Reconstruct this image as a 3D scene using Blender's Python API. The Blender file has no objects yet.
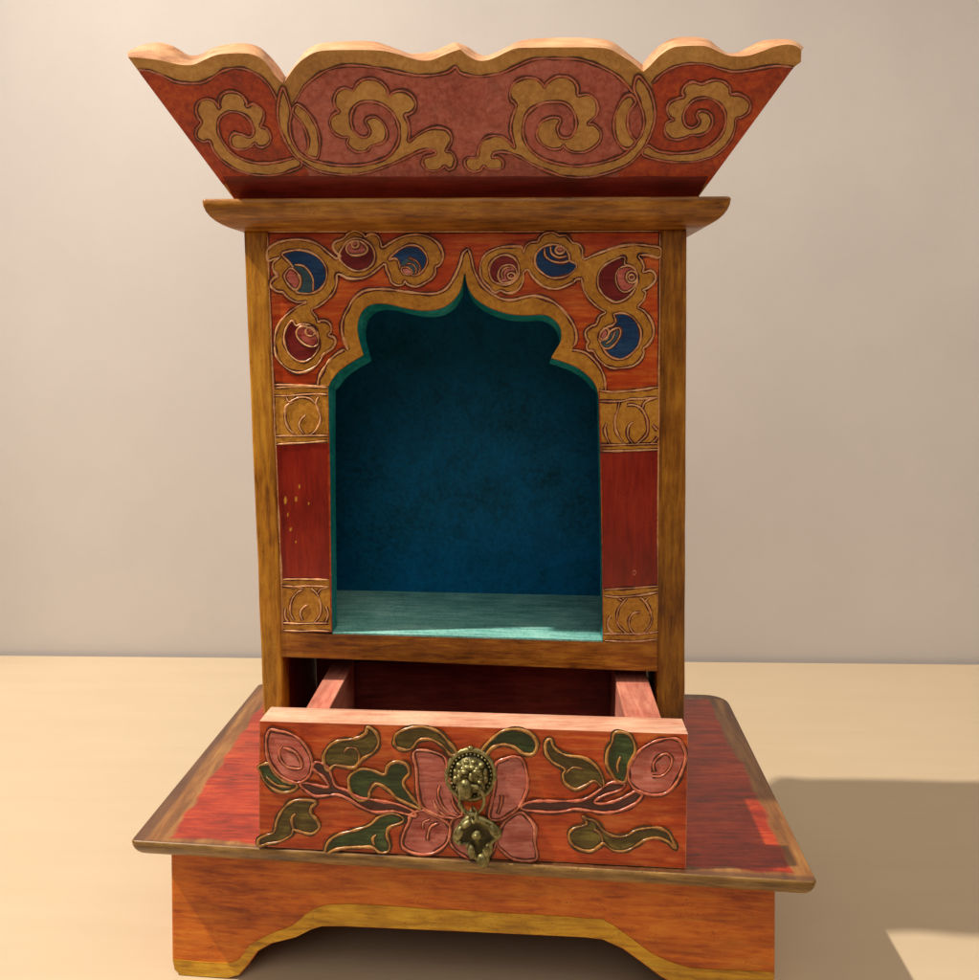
import bpy, bmesh, math, random
from mathutils import Vector, Matrix, noise
from mathutils.geometry import tessellate_polygon

random.seed(4)
scene = bpy.context.scene
COL = scene.collection

# ------------------------------------------------------------------ camera
F = 979.0                                   # focal length in picture widths (979 px picture)
PITCH = math.atan(162 / F)
YAW = math.atan((526 - 489.5) / F * math.cos(PITCH))
FW = Vector((-math.sin(YAW) * math.cos(PITCH), math.cos(YAW) * math.cos(PITCH), -math.sin(PITCH)))
RT = Vector((math.cos(YAW), math.sin(YAW), 0))
UP = RT.cross(FW)

def ray(u, v):
    return FW + RT * ((u - 489.5) / F) + UP * ((490 - v) / F)

KB, XC = 0.075, -0.03                      # the base stands slightly turned
_d = ray(205, 977)
H = -_d.z * (0.441 + KB * XC) / (_d.y + KB * _d.x)                    # eye height over the table
EYE = Vector((0, 0, H))

class Plane:
    """A board face of the shrine; traced drawings are laid on it."""
    def __init__(s, p, n):
        s.p = Vector(p); s.n = Vector(n).normalized()
    def at(s, u, v, h=0.0):
        d = ray(u, v)
        t = (s.p - EYE).dot(s.n) / d.dot(s.n)
        return EYE + d * t + s.n * h
    def lay(s, pts, h=0.0):
        return [s.at(u, v, h) for u, v in pts]

def proj(p):
    d = Vector(p) - EYE
    return (489.5 + F * d.dot(RT) / d.dot(FW), 490 - F * d.dot(UP) / d.dot(FW))

def front(y):
    return Plane((0, y, 0), (0, -1, 0))
def level(z):
    return Plane((0, 0, z), (0, 0, 1))

def crop(x0, y0, s):
    return lambda pts: [(x0 + x / s, y0 + y / s) for x, y in pts]

# ------------------------------------------------------------------ mesh helpers
def circ(cx, cy, rx, ry=None, n=12, rot=0):
    ry = ry or rx
    return [(cx + rx * math.cos(2 * math.pi * k / n + rot), cy + ry * math.sin(2 * math.pi * k / n + rot)) for k in range(n)]

class MB:
    def __init__(s):
        s.v = []; s.f = []; s.m = []; s.smooth = []
    def add(s, vs, fs, mi=0, smooth=False):
        o = len(s.v)
        s.v += [Vector(p) for p in vs]
        for f in fs:
            s.f.append([i + o for i in f]); s.m.append(mi); s.smooth.append(smooth)
    def prism(s, a, b, mi=0, side_mi=None, cap_b=True, smooth=False):
        """closed solid between outline a (facing) and outline b (behind)"""
        n = len(a)
        tri = tessellate_polygon([a])
        s.add(a, tri, mi)
        if cap_b:
            s.add(b, tessellate_polygon([b]), mi if side_mi is None else side_mi)
        s.add(list(a) + list(b), [(i, (i + 1) % n, n + (i + 1) % n, n + i) for i in range(n)],
              mi if side_mi is None else side_mi, smooth)
    def box(s, x0, x1, y0, y1, z0, z1, mi=0):
        vs = [(x, y, z) for z in (z0, z1) for y in (y0, y1) for x in (x0, x1)]
        s.add(vs, [(0, 2, 3, 1), (4, 5, 7, 6), (0, 1, 5, 4), (2, 6, 7, 3), (0, 4, 6, 2), (1, 3, 7, 5)], mi)
    def build(s, name, mats, parent=None, bevel=0.0, seg=2, merge=True):
        me = bpy.data.meshes.new(name)
        me.from_pydata([tuple(p - ROOT) for p in s.v] if parent is not None else [tuple(p) for p in s.v], [], s.f)
        for m in (mats if isinstance(mats, (list, tuple)) else [mats]):
            me.materials.append(m)
        for p, mi, sm in zip(me.polygons, s.m, s.smooth):
            p.material_index = mi; p.use_smooth = sm
        bm = bmesh.new(); bm.from_mesh(me)
        if merge:
            bmesh.ops.remove_doubles(bm, verts=bm.verts, dist=1e-6)
        bmesh.ops.recalc_face_normals(bm, faces=bm.faces)
        bm.to_mesh(me); bm.free()
        o = bpy.data.objects.new(name, me); COL.objects.link(o)
        if parent is not None:
            o.parent = parent
        if bevel:
            md = o.modifiers.new('bevel', 'BEVEL'); md.width = bevel; md.segments = seg
            md.limit_method = 'ANGLE'; md.angle_limit = math.radians(38); md.harden_normals = False
        return o

def smooth_path(p, closed=False, n=4):
    out = []; L = len(p)
    rng = range(L) if closed else range(L - 1)
    for i in rng:
        if closed:
            a, b, c, d = p[i - 1], p[i], p[(i + 1) % L], p[(i + 2) % L]
        else:
            a, b, c, d = p[max(i - 1, 0)], p[i], p[i + 1], p[min(i + 2, L - 1)]
        a, b, c, d = map(Vector, (a, b, c, d))
        for k in range(n):
            t = k / n
            out.append(0.5 * ((2 * b) + (c - a) * t + (2 * a - 5 * b + 4 * c - d) * t * t + (3 * b - a - 3 * c + d) * t ** 3))
    if not closed:
        out.append(Vector(p[-1]))
    return [(q.x, q.y) for q in out]

def add_fill(mb, px, pl, h0, h1, mi=0, smooth=True):
    q = smooth_path(px, True, 3) if smooth else px
    mb.prism(pl.lay(q, h1), pl.lay(q, h0), mi, cap_b=False)

def add_tube(mb, pts, r, mi=0, closed=False, sides=7, n=None, flat=1.0, taper=False):
    """rounded cord along 3-D points; flattened along n"""
    k = len(pts); rings = []
    for i, p in enumerate(pts):
        a = pts[i - 1] if (i or closed) else p
        b = pts[(i + 1) % k] if (i < k - 1 or closed) else p
        t = (b - a)
        t = t.normalized() if t.length > 1e-9 else Vector((1, 0, 0))
        nn = Vector(n) if n is not None else Vector((0, -1, 0))
        if abs(t.dot(nn)) > 0.95: nn = Vector((1, 0, 0))
        s = t.cross(nn).normalized(); m = s.cross(t).normalized()
        rr = r * max(0.35, 0.95 + 0.75 * noise.noise(p * 130.0) + 0.6 * noise.noise(p * 430.0))
        if taper:
            rr *= min(1.0, 0.45 + 0.25 * min(i, k - 1 - i))
        rings.append([p + s * math.cos(2 * math.pi * j / sides) * rr + m * math.sin(2 * math.pi * j / sides) * rr * flat
                      for j in range(sides)])
    vs = [q for rg in rings for q in rg]; fs = []
    for i in range(k if closed else k - 1):
        for j in range(sides):
            a = i * sides + j; b = i * sides + (j + 1) % sides
            c = ((i + 1) % k) * sides + (j + 1) % sides; d = ((i + 1) % k) * sides + j
            fs.append((a, b, c, d))
    if not closed:
        fs.append(tuple(range(sides))); fs.append(tuple((k - 1) * sides + j for j in range(sides)))
    mb.add(vs, fs, mi, True)

def add_line(mb, px, pl, h, r, mi=1, dirt_shade=2, closed=False):
    """a raised gesso line with a dark ribbon of dirt and painted shade along its foot"""
    q = smooth_path(px, closed, 4)
    add_tube(mb, pl.lay(q, h + r * 0.15), r, mi, closed, 7, pl.n, 0.85, taper=not closed)
    if dirt_shade is None:
        return
    p = pl.lay(q, h + 0.00007); k = len(p); vs = []
    for i in range(k):
        a = p[i - 1] if (i or closed) else p[i]
        b = p[(i + 1) % k] if (i < k - 1 or closed) else p[i]
        t = (b - a).normalized() if (b - a).length > 1e-9 else Vector((1, 0, 0))
        s = t.cross(pl.n)
        w = r * max(1.1, 1.85 + 1.5 * noise.noise(p[i] * 220.0))
        vs += [p[i] - s * w, p[i] + s * w]
    fs = [(2 * i, 2 * i + 1, 2 * ((i + 1) % k) + 1, 2 * ((i + 1) % k)) for i in range(k if closed else k - 1)]
    mb.add(vs, fs, dirt_shade)  # flat dark ribbon: line's shade and dirt painted beside it

# ------------------------------------------------------------------ materials
def new_mat(name):
    m = bpy.data.materials.new(name); m.use_nodes = True
    nt = m.node_tree
    b = nt.nodes['Principled BSDF']
    return m, nt, b

def N(nt, typ, **kw):
    n = nt.nodes.new(typ)
    for k, v in kw.items():
        if k in n.inputs: n.inputs[k].default_value = v
        else: setattr(n, k, v)
    return n

def ramp(nt, fac, stops):
    r = N(nt, 'ShaderNodeValToRGB')
    cr = r.color_ramp
    while len(cr.elements) < len(stops): cr.elements.new(0.5)
    for e, (p, c) in zip(cr.elements, stops):
        e.position = p; e.color = (*c, 1) if len(c) == 3 else c
    nt.links.new(fac, r.inputs[0])
    return r.outputs[0]

def mixc(nt, fac, a, b, mode='MIX'):
    m = N(nt, 'ShaderNodeMix', data_type='RGBA', blend_type=mode)
    L = nt.links
    for sock, val in ((m.inputs[0], fac), (m.inputs[6], a), (m.inputs[7], b)):
        if hasattr(val, 'is_output'): L.new(val, sock)
        elif isinstance(val, (int, float)): sock.default_value = val
        else: sock.default_value = (*val, 1)
    return m.outputs[2]

def math_n(nt, op, a, b=None, c=None):
    m = N(nt, 'ShaderNodeMath', operation=op)
    for i, v in enumerate((a, b, c)):
        if v is None: continue
        if hasattr(v, 'is_output'): nt.links.new(v, m.inputs[i])
        else: m.inputs[i].default_value = v
    return m.outputs[0]

def stretched(nt, grain, k=1.0, off=(0, 0, 0)):
    tc = N(nt, 'ShaderNodeTexCoord')
    mp = N(nt, 'ShaderNodeMapping')
    sc = {'x': (0.12, 1, 1), 'y': (1, 0.12, 1), 'z': (1, 1, 0.12), 'n': (1, 1, 1)}[grain]
    mp.inputs['Scale'].default_value = tuple(k * q for q in sc)
    mp.inputs['Location'].default_value = off
    nt.links.new(tc.outputs['Object'], mp.inputs['Vector'])
    return mp.outputs[0]

def noise_n(nt, vec, scale, detail=4, rough=0.6, dist=0.0):
    n = N(nt, 'ShaderNodeTexNoise', Scale=scale, Detail=detail, Roughness=rough, Distortion=dist)
    nt.links.new(vec, n.inputs['Vector'])
    return n.outputs[0]

def paint(name, dark, mid, light, grain='x', rough=0.38, bump=0.25, worn=None, worn_amt=0.0, edge=None, edge_r=0.0014,
          coat=0.12, seed=0.0, crackle=0.0, metal=0.0, spec=0.3, patina=0.45):
    m, nt, b = new_mat(name); L = nt.links
    v = stretched(nt, grain, 1.0, (seed, seed * 2, seed * 3)); vn = stretched(nt, 'n', 1.0, (seed + 5, 0, seed))
    g = noise_n(nt, v, 420, 5, 0.65, 0.4)
    big = noise_n(nt, vn, 32, 4, 0.6)
    fine = noise_n(nt, vn, 900, 3, 0.7)
    mixf = math_n(nt, 'ADD', math_n(nt, 'MULTIPLY', g, 0.55), math_n(nt, 'MULTIPLY', big, 0.45))
    col = ramp(nt, mixf, [(0.36, dark), (0.5, mid), (0.64, light)])
    pat = ramp(nt, noise_n(nt, stretched(nt, grain, 1.0, (seed * 3, seed, 2)), 60, 5, 0.7, 1.2), [(0.36, (0.42, 0.40, 0.40)), (0.52, (1, 1, 1))])
    col = mixc(nt, patina, col, pat, 'MULTIPLY')
    sp = ramp(nt, fine, [(0.33, (1, 1, 1)), (0.41, (0, 0, 0))])         # small dark dirt specks
    sp2 = ramp(nt, noise_n(nt, vn, 70, 3), [(0.48, (0, 0, 0)), (0.62, (1, 1, 1))])
    dirt = math_n(nt, 'MULTIPLY', math_n(nt, 'MULTIPLY', sp, sp2), 0.7)
    col = mixc(nt, dirt, col, tuple(c * 0.28 for c in dark))
    if worn is not None and worn_amt > 0:
        w = noise_n(nt, v, 260, 6, 0.75, 0.8)
        w2 = noise_n(nt, vn, 55, 3, 0.6)
        ww = math_n(nt, 'ADD', math_n(nt, 'MULTIPLY', w, 0.6), math_n(nt, 'MULTIPLY', w2, 0.4))
        th = 0.70 - 0.22 * worn_amt
        wm = ramp(nt, ww, [(th, (0, 0, 0)), (th + 0.05, (1, 1, 1))])
        col = mixc(nt, wm, col, worn)
    if edge is not None:
        bv = N(nt, 'ShaderNodeBevel', Radius=edge_r); bv.samples = 6
        ge = N(nt, 'ShaderNodeNewGeometry')
        dt = N(nt, 'ShaderNodeVectorMath', operation='DOT_PRODUCT')
        L.new(bv.outputs[0], dt.inputs[0]); L.new(ge.outputs['Normal'], dt.inputs[1])
        e = math_n(nt, 'SUBTRACT', 1.0, dt.outputs['Value'])
        e = math_n(nt, 'MULTIPLY', e, math_n(nt, 'ADD', math_n(nt, 'MULTIPLY', noise_n(nt, vn, 160, 4, 0.7), 2.2), -0.35))
        em = ramp(nt, e, [(0.03, (0, 0, 0)), (0.14, (1, 1, 1))])
        col = mixc(nt, em, col, edge)
    L.new(col, b.inputs['Base Color'])
    rr = math_n(nt, 'ADD', math_n(nt, 'MULTIPLY', big, 0.25), rough - 0.12)
    L.new(rr, b.inputs['Roughness'])
    b.inputs['Coat Weight'].default_value = coat
    b.inputs['Coat Roughness'].default_value = 0.22
    b.inputs['Metallic'].default_value = metal
    b.inputs['Specular IOR Level'].default_value = spec
    hgt = math_n(nt, 'ADD', math_n(nt, 'MULTIPLY', g, 0.8), math_n(nt, 'MULTIPLY', fine, 0.35))
    if crackle:
        vo = N(nt, 'ShaderNodeTexVoronoi', feature='DISTANCE_TO_EDGE', Scale=330)
        L.new(vn, vo.inputs['Vector'])
        ck = ramp(nt, vo.outputs[0], [(0.0, (0, 0, 0)), (0.06, (1, 1, 1))])
        hgt = math_n(nt, 'ADD', hgt, math_n(nt, 'MULTIPLY', ck, crackle))
        dk = math_n(nt, 'MULTIPLY', math_n(nt, 'SUBTRACT', 1.0, ck), 0.55)
        cc = mixc(nt, dk, col, tuple(c * 0.35 for c in dark)); L.new(cc, b.inputs['Base Color'])
    bp = N(nt, 'ShaderNodeBump', Strength=bump, Distance=0.0006)
    L.new(hgt, bp.inputs['Height']); L.new(bp.outputs[0], b.inputs['Normal'])
    return m

DK = (0.03, 0.012, 0.006)
M = {}
M['gold_v'] = paint('aged_gold_upright', (0.17, 0.052, 0.004), (0.42, 0.163, 0.010), (0.58, 0.275, 0.022), 'z', 0.42, 0.35, (0.16, 0.055, 0.012), 0.25, (0.05, 0.016, 0.007), 0.0013)
M['gold_x'] = paint('aged_gold_rail', (0.11, 0.026, 0.003), (0.29, 0.088, 0.007), (0.47, 0.19, 0.018), 'x', 0.40, 0.4, (0.12, 0.035, 0.01), 0.3, (0.07, 0.022, 0.01), 0.0013, seed=2)
M['gold'] = paint('aged_gold_relief', (0.29, 0.105, 0.010), (0.44, 0.18, 0.018), (0.58, 0.275, 0.036), 'n', 0.38, 0.3, (0.2, 0.07, 0.02), 0.12, patina=0.2, seed=7)
M['gold_crown'] = paint('aged_gold_scroll', (0.36, 0.155, 0.032), (0.49, 0.235, 0.052), (0.60, 0.33, 0.09), 'n', 0.38, 0.3, (0.22, 0.09, 0.03), 0.12, patina=0.2, seed=9)
M['line'] = paint('raised_line', (0.45, 0.15, 0.05), (0.66, 0.30, 0.12), (0.8, 0.46, 0.22), 'n', 0.27, 0.2, coat=0.5, seed=1)
M['line_pink'] = paint('raised_line_pink', (0.34, 0.06, 0.03), (0.50, 0.125, 0.06), (0.62, 0.22, 0.12), 'n', 0.27, 0.2, coat=0.5, seed=3)
M['line_olive'] = paint('raised_line_olive', (0.2, 0.075, 0.015), (0.36, 0.15, 0.03), (0.5, 0.25, 0.065), 'n', 0.27, 0.2, coat=0.5, seed=4)
M['dirt_shade'] = paint('dirt_and_line_shade', (0.045, 0.008, 0.004), (0.085, 0.014, 0.006), (0.14, 0.025, 0.009), 'n', 0.5, 0.1, seed=5)  # dirt and the shade beside raised lines, put into the colour
M['dirt_shade_olive'] = paint('dirt_and_line_shade_olive', (0.03, 0.018, 0.006), (0.06, 0.03, 0.009), (0.1, 0.04, 0.012), 'n', 0.5, 0.1, seed=6)  # same dirt and painted shade, for the olive leaf lines
M['orange'] = paint('orange_red_ground', (0.25, 0.017, 0.002), (0.46, 0.053, 0.005), (0.6, 0.14, 0.016), 'x', 0.36, 0.45, (0.55, 0.2, 0.11), 0.42, seed=11)
M['drawer'] = paint('drawer_orange', (0.27, 0.018, 0.003), (0.48, 0.06, 0.007), (0.62, 0.15, 0.03), 'x', 0.36, 0.3, (0.30, 0.02, 0.01), 0.2, (0.5, 0.2, 0.1), 0.001, seed=13)
M['drawer_wood'] = paint('pink_drawer_wood', (0.46, 0.18, 0.11), (0.64, 0.33, 0.215), (0.74, 0.46, 0.32), 'x', 0.5, 0.45, (0.36, 0.13, 0.07), 0.28, seed=14)
M['drawer_side'] = paint('pink_drawer_side', (0.42, 0.11, 0.075), (0.56, 0.19, 0.13), (0.66, 0.29, 0.19), 'y', 0.5, 0.3, seed=15)
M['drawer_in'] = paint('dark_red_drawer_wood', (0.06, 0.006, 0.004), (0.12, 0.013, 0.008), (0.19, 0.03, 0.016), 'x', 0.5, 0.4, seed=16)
M['crown_side'] = paint('crown_red', (0.23, 0.014, 0.002), (0.41, 0.036, 0.003), (0.54, 0.09, 0.008), 'n', 0.36, 0.3, (0.3, 0.03, 0.02), 0.1, seed=17)
M['crown_mid'] = paint('crown_rose', (0.29, 0.035, 0.02), (0.43, 0.095, 0.066), (0.52, 0.165, 0.125), 'n', 0.34, 0.35, (0.30, 0.022, 0.012), 0.35, seed=19)  # dull rose centre broken by random red patches
M['crown_low'] = paint('crown_deep_red', (0.10, 0.004, 0.002), (0.18, 0.008, 0.003), (0.25, 0.016, 0.006), 'x', 0.4, 0.3, seed=21)
M['crown_edge'] = paint('bare_crown_edge', (0.36, 0.15, 0.07), (0.57, 0.29, 0.145), (0.7, 0.42, 0.23), 'x', 0.5, 0.45, (0.16, 0.06, 0.025), 0.5, seed=22)
M['red'] = paint('lacquer_red', (0.15, 0.006, 0.002), (0.24, 0.011, 0.003), (0.31, 0.022, 0.006), 'z', 0.3, 0.2, (0.55, 0.2, 0.09), 0.02, coat=0.5, seed=23)
M['plate_edge'] = paint('plate_gold_brown', (0.07, 0.03, 0.007), (0.22, 0.112, 0.028), (0.38, 0.215, 0.062), 'x', 0.42, 0.4, (0.05, 0.02, 0.01), 0.3, (0.04, 0.018, 0.01), 0.0012, seed=25)
M['apron'] = paint('apron_orange', (0.31, 0.045, 0.004), (0.57, 0.125, 0.007), (0.68, 0.21, 0.016), 'x', 0.4, 0.3, (0.3, 0.035, 0.012), 0.22, (0.06, 0.02, 0.008), 0.001, seed=27)
M['yellow'] = paint('ochre_yellow', (0.30, 0.12, 0.006), (0.60, 0.29, 0.012), (0.74, 0.43, 0.03), 'x', 0.42, 0.35, (0.32, 0.09, 0.015), 0.22, seed=29)
M['pink'] = paint('petal_pink', (0.30, 0.035, 0.02), (0.50, 0.12, 0.085), (0.64, 0.24, 0.18), 'x', 0.42, 0.35, (0.36, 0.05, 0.025), 0.4, seed=31)
M['rose'] = paint('petal_rose', (0.26, 0.03, 0.016), (0.44, 0.115, 0.085), (0.58, 0.22, 0.17), 'x', 0.42, 0.35, (0.30, 0.025, 0.012), 0.55, seed=32)
M['maroon'] = paint('maroon_disc', (0.09, 0.004, 0.003), (0.15, 0.008, 0.006), (0.22, 0.02, 0.014), 'x', 0.38, 0.25, seed=33)
M['blue'] = paint('deep_blue_disc', (0.004, 0.018, 0.055), (0.008, 0.036, 0.11), (0.02, 0.07, 0.18), 'x', 0.34, 0.25, seed=35)
M['slate'] = paint('slate_blue_disc', (0.02, 0.045, 0.06), (0.045, 0.09, 0.11), (0.1, 0.17, 0.18), 'x', 0.38, 0.25, seed=36)
M['green'] = paint('leaf_green', (0.010, 0.018, 0.005), (0.03, 0.052, 0.013), (0.09, 0.13, 0.035), 'x', 0.42, 0.45, (0.12, 0.14, 0.05), 0.25, seed=37)
M['olive'] = paint('leaf_olive', (0.035, 0.02, 0.004), (0.085, 0.055, 0.009), (0.19, 0.14, 0.025), 'x', 0.42, 0.45, (0.2, 0.13, 0.03), 0.25, seed=39)
M['branch'] = paint('branch_brown', (0.035, 0.010, 0.008), (0.08, 0.025, 0.02), (0.14, 0.055, 0.045), 'x', 0.42, 0.3, seed=41)
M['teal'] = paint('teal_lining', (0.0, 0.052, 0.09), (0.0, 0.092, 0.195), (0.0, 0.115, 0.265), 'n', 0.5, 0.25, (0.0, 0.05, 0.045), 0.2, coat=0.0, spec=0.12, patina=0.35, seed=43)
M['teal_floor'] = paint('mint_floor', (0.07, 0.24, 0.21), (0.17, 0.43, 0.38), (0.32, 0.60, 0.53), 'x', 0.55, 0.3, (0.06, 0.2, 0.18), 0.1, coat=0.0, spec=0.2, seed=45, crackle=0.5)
M['teal_lip'] = paint('teal_lip', (0.0, 0.10, 0.10), (0.006, 0.21, 0.21), (0.04, 0.34, 0.33), 'n', 0.45, 0.3, seed=47)
M['side'] = paint('side_red_brown', (0.12, 0.012, 0.006), (0.2, 0.022, 0.01), (0.27, 0.045, 0.016), 'z', 0.4, 0.3, edge=(0.05, 0.016, 0.01), seed=49)

def plate_material(cx, cy, hx, hy):
    """red lacquer centre with a hand-brushed gold-brown border"""
    m = paint('plate_top_paint', (0.12, 0.006, 0.002), (0.31, 0.02, 0.004), (0.46, 0.06, 0.012), 'x', 0.3, 0.3,
              (0.075, 0.012, 0.006), 0.5, coat=0.25, seed=51)
    nt = m.node_tree; L = nt.links; b = nt.nodes['Principled BSDF']
    old = b.inputs['Base Color'].links[0].from_socket
    tc = N(nt, 'ShaderNodeTexCoord'); sx = N(nt, 'ShaderNodeSeparateXYZ'); L.new(tc.outputs['Object'], sx.inputs[0])
    vn = stretched(nt, 'n')
    wob = math_n(nt, 'MULTIPLY', math_n(nt, 'SUBTRACT', noise_n(nt, vn, 42, 2, 0.5), 0.5), 0.010)
    ax = math_n(nt, 'SUBTRACT', hx, math_n(nt, 'ABSOLUTE', math_n(nt, 'SUBTRACT', sx.outputs[0], cx)))
    ay = math_n(nt, 'SUBTRACT', hy, math_n(nt, 'ABSOLUTE', math_n(nt, 'SUBTRACT', math_n(nt, 'ADD', sx.outputs[1], math_n(nt, 'MULTIPLY', math_n(nt, 'SUBTRACT', sx.outputs[0], XC - ROOT.x), 0.065)), cy)))
    dist = math_n(nt, 'ADD', math_n(nt, 'MINIMUM', ax, math_n(nt, 'ADD', ay, 0.008)), wob)
    msk = ramp(nt, math_n(nt, 'MULTIPLY', dist, 20.0), [(0.235, (1, 1, 1)), (0.275, (0, 0, 0))])
    bor = ramp(nt, noise_n(nt, stretched(nt, 'y', 1, (3, 3, 3)), 200, 5, 0.65), [(0.3, (0.10, 0.034, 0.009)), (0.5, (0.21, 0.08, 0.02)), (0.7, (0.33, 0.155, 0.042))])
    col = mixc(nt, msk, old, bor)
    # thin worn rim
    rim = ramp(nt, math_n(nt, 'MULTIPLY', math_n(nt, 'MINIMUM', ax, ay), 100.0), [(0.15, (1, 1, 1)), (0.4, (0, 0, 0))])
    col = mixc(nt, math_n(nt, 'MULTIPLY', rim, 0.7), col, (0.07, 0.03, 0.018))
    L.new(col, b.inputs['Base Color'])
    return m

# ------------------------------------------------------------------ main levels
Y_PLATE, Y_APRON, Y_BODY, Y_DRAW = 0.427, 0.441, 0.490, 0.431
Y_BACK = 0.582
BODY = front(Y_BODY)
z_plate = sum(front(Y_PLATE).at(u, v).z for u, v in ((130, 843), (474, 861), (818, 878))) / 3
z_cor_t = front(0.473).at(466, 197.5).z
z_cor_b = front(0.473).at(466, 227).z
z_floor = BODY.at(332, 631.5).z * 0.5 + BODY.at(602, 639.5).z * 0.5

ROOT = Vector((BODY.at(470, 600).x, 0.53, 0.0))
shrine = bpy.data.objects.new('shrine_cabinet', None); COL.objects.link(shrine)
shrine.location = ROOT
shrine['label'] = 'red and gold painted wooden shrine cabinet with scalloped crown and open drawer on the table'
shrine['category'] = 'shrine'

# ------------------------------------------------------------------ base plate
PT = level(z_plate)
c_fl, c_fr = PT.at(130, 841), PT.at(818, 881)
yf = Y_PLATE
pxl = front(Y_PLATE).at(130, 843).x; pxr = front(Y_PLATE).at(818, 878).x
y_pb = 0.5 * (PT.at(250, 685).y + PT.at(720, 693).y)
Y_BACK = min(Y_BACK, y_pb - 0.004)

def rounded_rect(x0, x1, y0, y1, rad, n=6):
    """rad: radii for corners (x0,y0) (x1,y0) (x1,y1) (x0,y1)"""
    out = []
    for (cx, cy, sx, sy, a0, r) in ((x0, y0, 1, 1, math.pi, rad[0]), (x1, y0, -1, 1, 1.5 * math.pi, rad[1]),
                                    (x1, y1, -1, -1, 0, rad[2]), (x0, y1, 1, -1, 0.5 * math.pi, rad[3])):
        ox, oy = cx + sx * r, cy + sy * r
        for k in range(n + 1):
            a = a0 + k / n * math.pi / 2
            out.append((ox + r * math.cos(a), oy + r * math.sin(a)))
    return out

def profiled_slab(mb, x0, x1, y0, y1, z_top, z_bot, inset, rad, top_mi=0, side_mi=1, step=8):
    loops = []
    t = z_top - z_bot
    prof = [(0.0006, z_top)] + [(0, z_top - 0.0008)]
    for k in range(1, step + 1):
        a = k / step * math.pi / 2
        prof.append((inset * (1 - math.cos(a)), z_top - 0.0008 - (t - 0.0008) * math.sin(a)))
    for ins, z in prof:
        loops.append([Vector((x, y, z)) for x, y in rounded_rect(x0 + ins, x1 - ins, y0 + ins, y1 - ins, [max(r - ins * 0.5, 0.0008) for r in rad])])
    n = len(loops[0])
    mb.add(loops[0], tessellate_polygon([loops[0]]), top_mi)
    for a, b in zip(loops, loops[1:]):
        mb.add(a + b, [(i, (i + 1) % n, n + (i + 1) % n, n + i) for i in range(n)], side_mi, True)
    mb.add(loops[-1], tessellate_polygon([loops[-1]]), side_mi)

z_plate_b = z_plate - 0.0105
mb = MB()
profiled_slab(mb, pxl, pxr, yf, y_pb, z_plate, z_plate_b, 0.011, (0.0025, 0.003, 0.014, 0.004))
for p in mb.v:
    w_ = max(0.0, min(1.0, (p.y - yf) / (y_pb - yf)))
    y2 = p.y - (KB * (1 - w_) + 0.03 * w_) * (p.x - XC)
    p.x *= 1 + (y2 / p.y - 1) * (1 - w_); p.y = y2
cxp, cyp = (pxl + pxr) / 2 - ROOT.x, (yf + y_pb) / 2 - ROOT.y
M['plate'] = plate_material(cxp, cyp, (pxr - pxl) / 2, (y_pb - yf) / 2)
plate = mb.build('base_plate', [M['plate'], M['plate_edge']], shrine)

# ------------------------------------------------------------------ apron (four boards on feet)
AP = Plane((XC, Y_APRON, 0), (-KB, -1, 0))
ax0, ax1 = AP.at(172, 900).x, AP.at(775, 900).x
cut = [(172, 868), (172, 960), (174, 970), (180, 977), (190, 979), (228, 979), (240, 976), (248, 966), (258, 952), (272, 944), (296, 938),
       (312, 930), (322, 927), (345, 927), (460, 932), (585, 938), (602, 940), (622, 949), (640, 962), (660, 977), (684, 990), (705, 995), (755, 995), (768, 990), (775, 980), (775, 890)]
def clampz(p):
    return Vector((p.x, p.y, max(p.z, 0.0003)))
ap_pts = [clampz(AP.at(u, v)) for u, v in cut]
ap_pts[0].z = ap_pts[-1].z = z_plate_b + 0.0005
for p in ap_pts:
    if p.z < 0.004 and 0: p.z = 0.0003
ap_pts[4].z = ap_pts[5].z = 0.0003
ap_pts[21].z = ap_pts[22].z = 0.0003
y_ab = y_pb - 0.014
mb = MB(); mb.prism(ap_pts, [p + Vector((0, 0.013, 0)) for p in ap_pts])
apron = mb.build('front_apron', M['apron'], shrine, 0.0009)
band = [(173, 959), (232, 962), (250, 945), (270, 934), (292, 925), (308, 913), (322, 906), (345, 904), (460, 910), (590, 918), (606, 922), (628, 935), (652, 953),
        (690, 967), (774, 972)]
low = [(774, 979), (767, 988), (755, 993), (706, 993), (684, 988.5), (661, 975.5), (641, 960.5), (623, 947.5), (602, 938.7), (585, 936.7), (460, 930.7), (345, 925.7), (322, 925.7),
       (312, 928.7), (296, 936.7), (271, 942.7), (257, 950.7), (247, 964.7), (239, 974.5), (228, 977.5), (190, 977.5), (181, 975.5), (175, 969.5), (173, 960)]
mb = MB(); q = [(u, v + 1.2 * noise.noise(Vector((u * 0.05, 0, 0)))) for u, v in smooth_path(band, False, 4)] + low
mb.prism([clampz(p) for p in AP.lay(q, 0.0003)], [clampz(p) for p in AP.lay(q, -0.0002)], cap_b=False)
mb.build('painted_border', M['yellow'], apron)
for sx in (0, 1):
    mb = MB()
    x = ax0 if sx == 0 else ax1 - 0.013
    ya_ = Y_APRON - KB * (x - XC) + 0.001; L = y_ab - ya_
    prof = [(0.013, z_plate_b + 0.0005), (0.013, 0.0003), (0.03, 0.0003), (0.045, 0.012), (0.06, 0.016), (L - 0.06, 0.016), (L - 0.045, 0.012), (L - 0.03, 0.0003),
            (L, 0.0003), (L, z_plate_b + 0.0005)]
    a = [Vector((x, ya_ + y, z)) for y, z in prof]
    mb.prism(a, [p + Vector((0.013, 0, 0)) for p in a])
    mb.build('side_apron', M['apron'], shrine, 0.0009)
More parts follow.
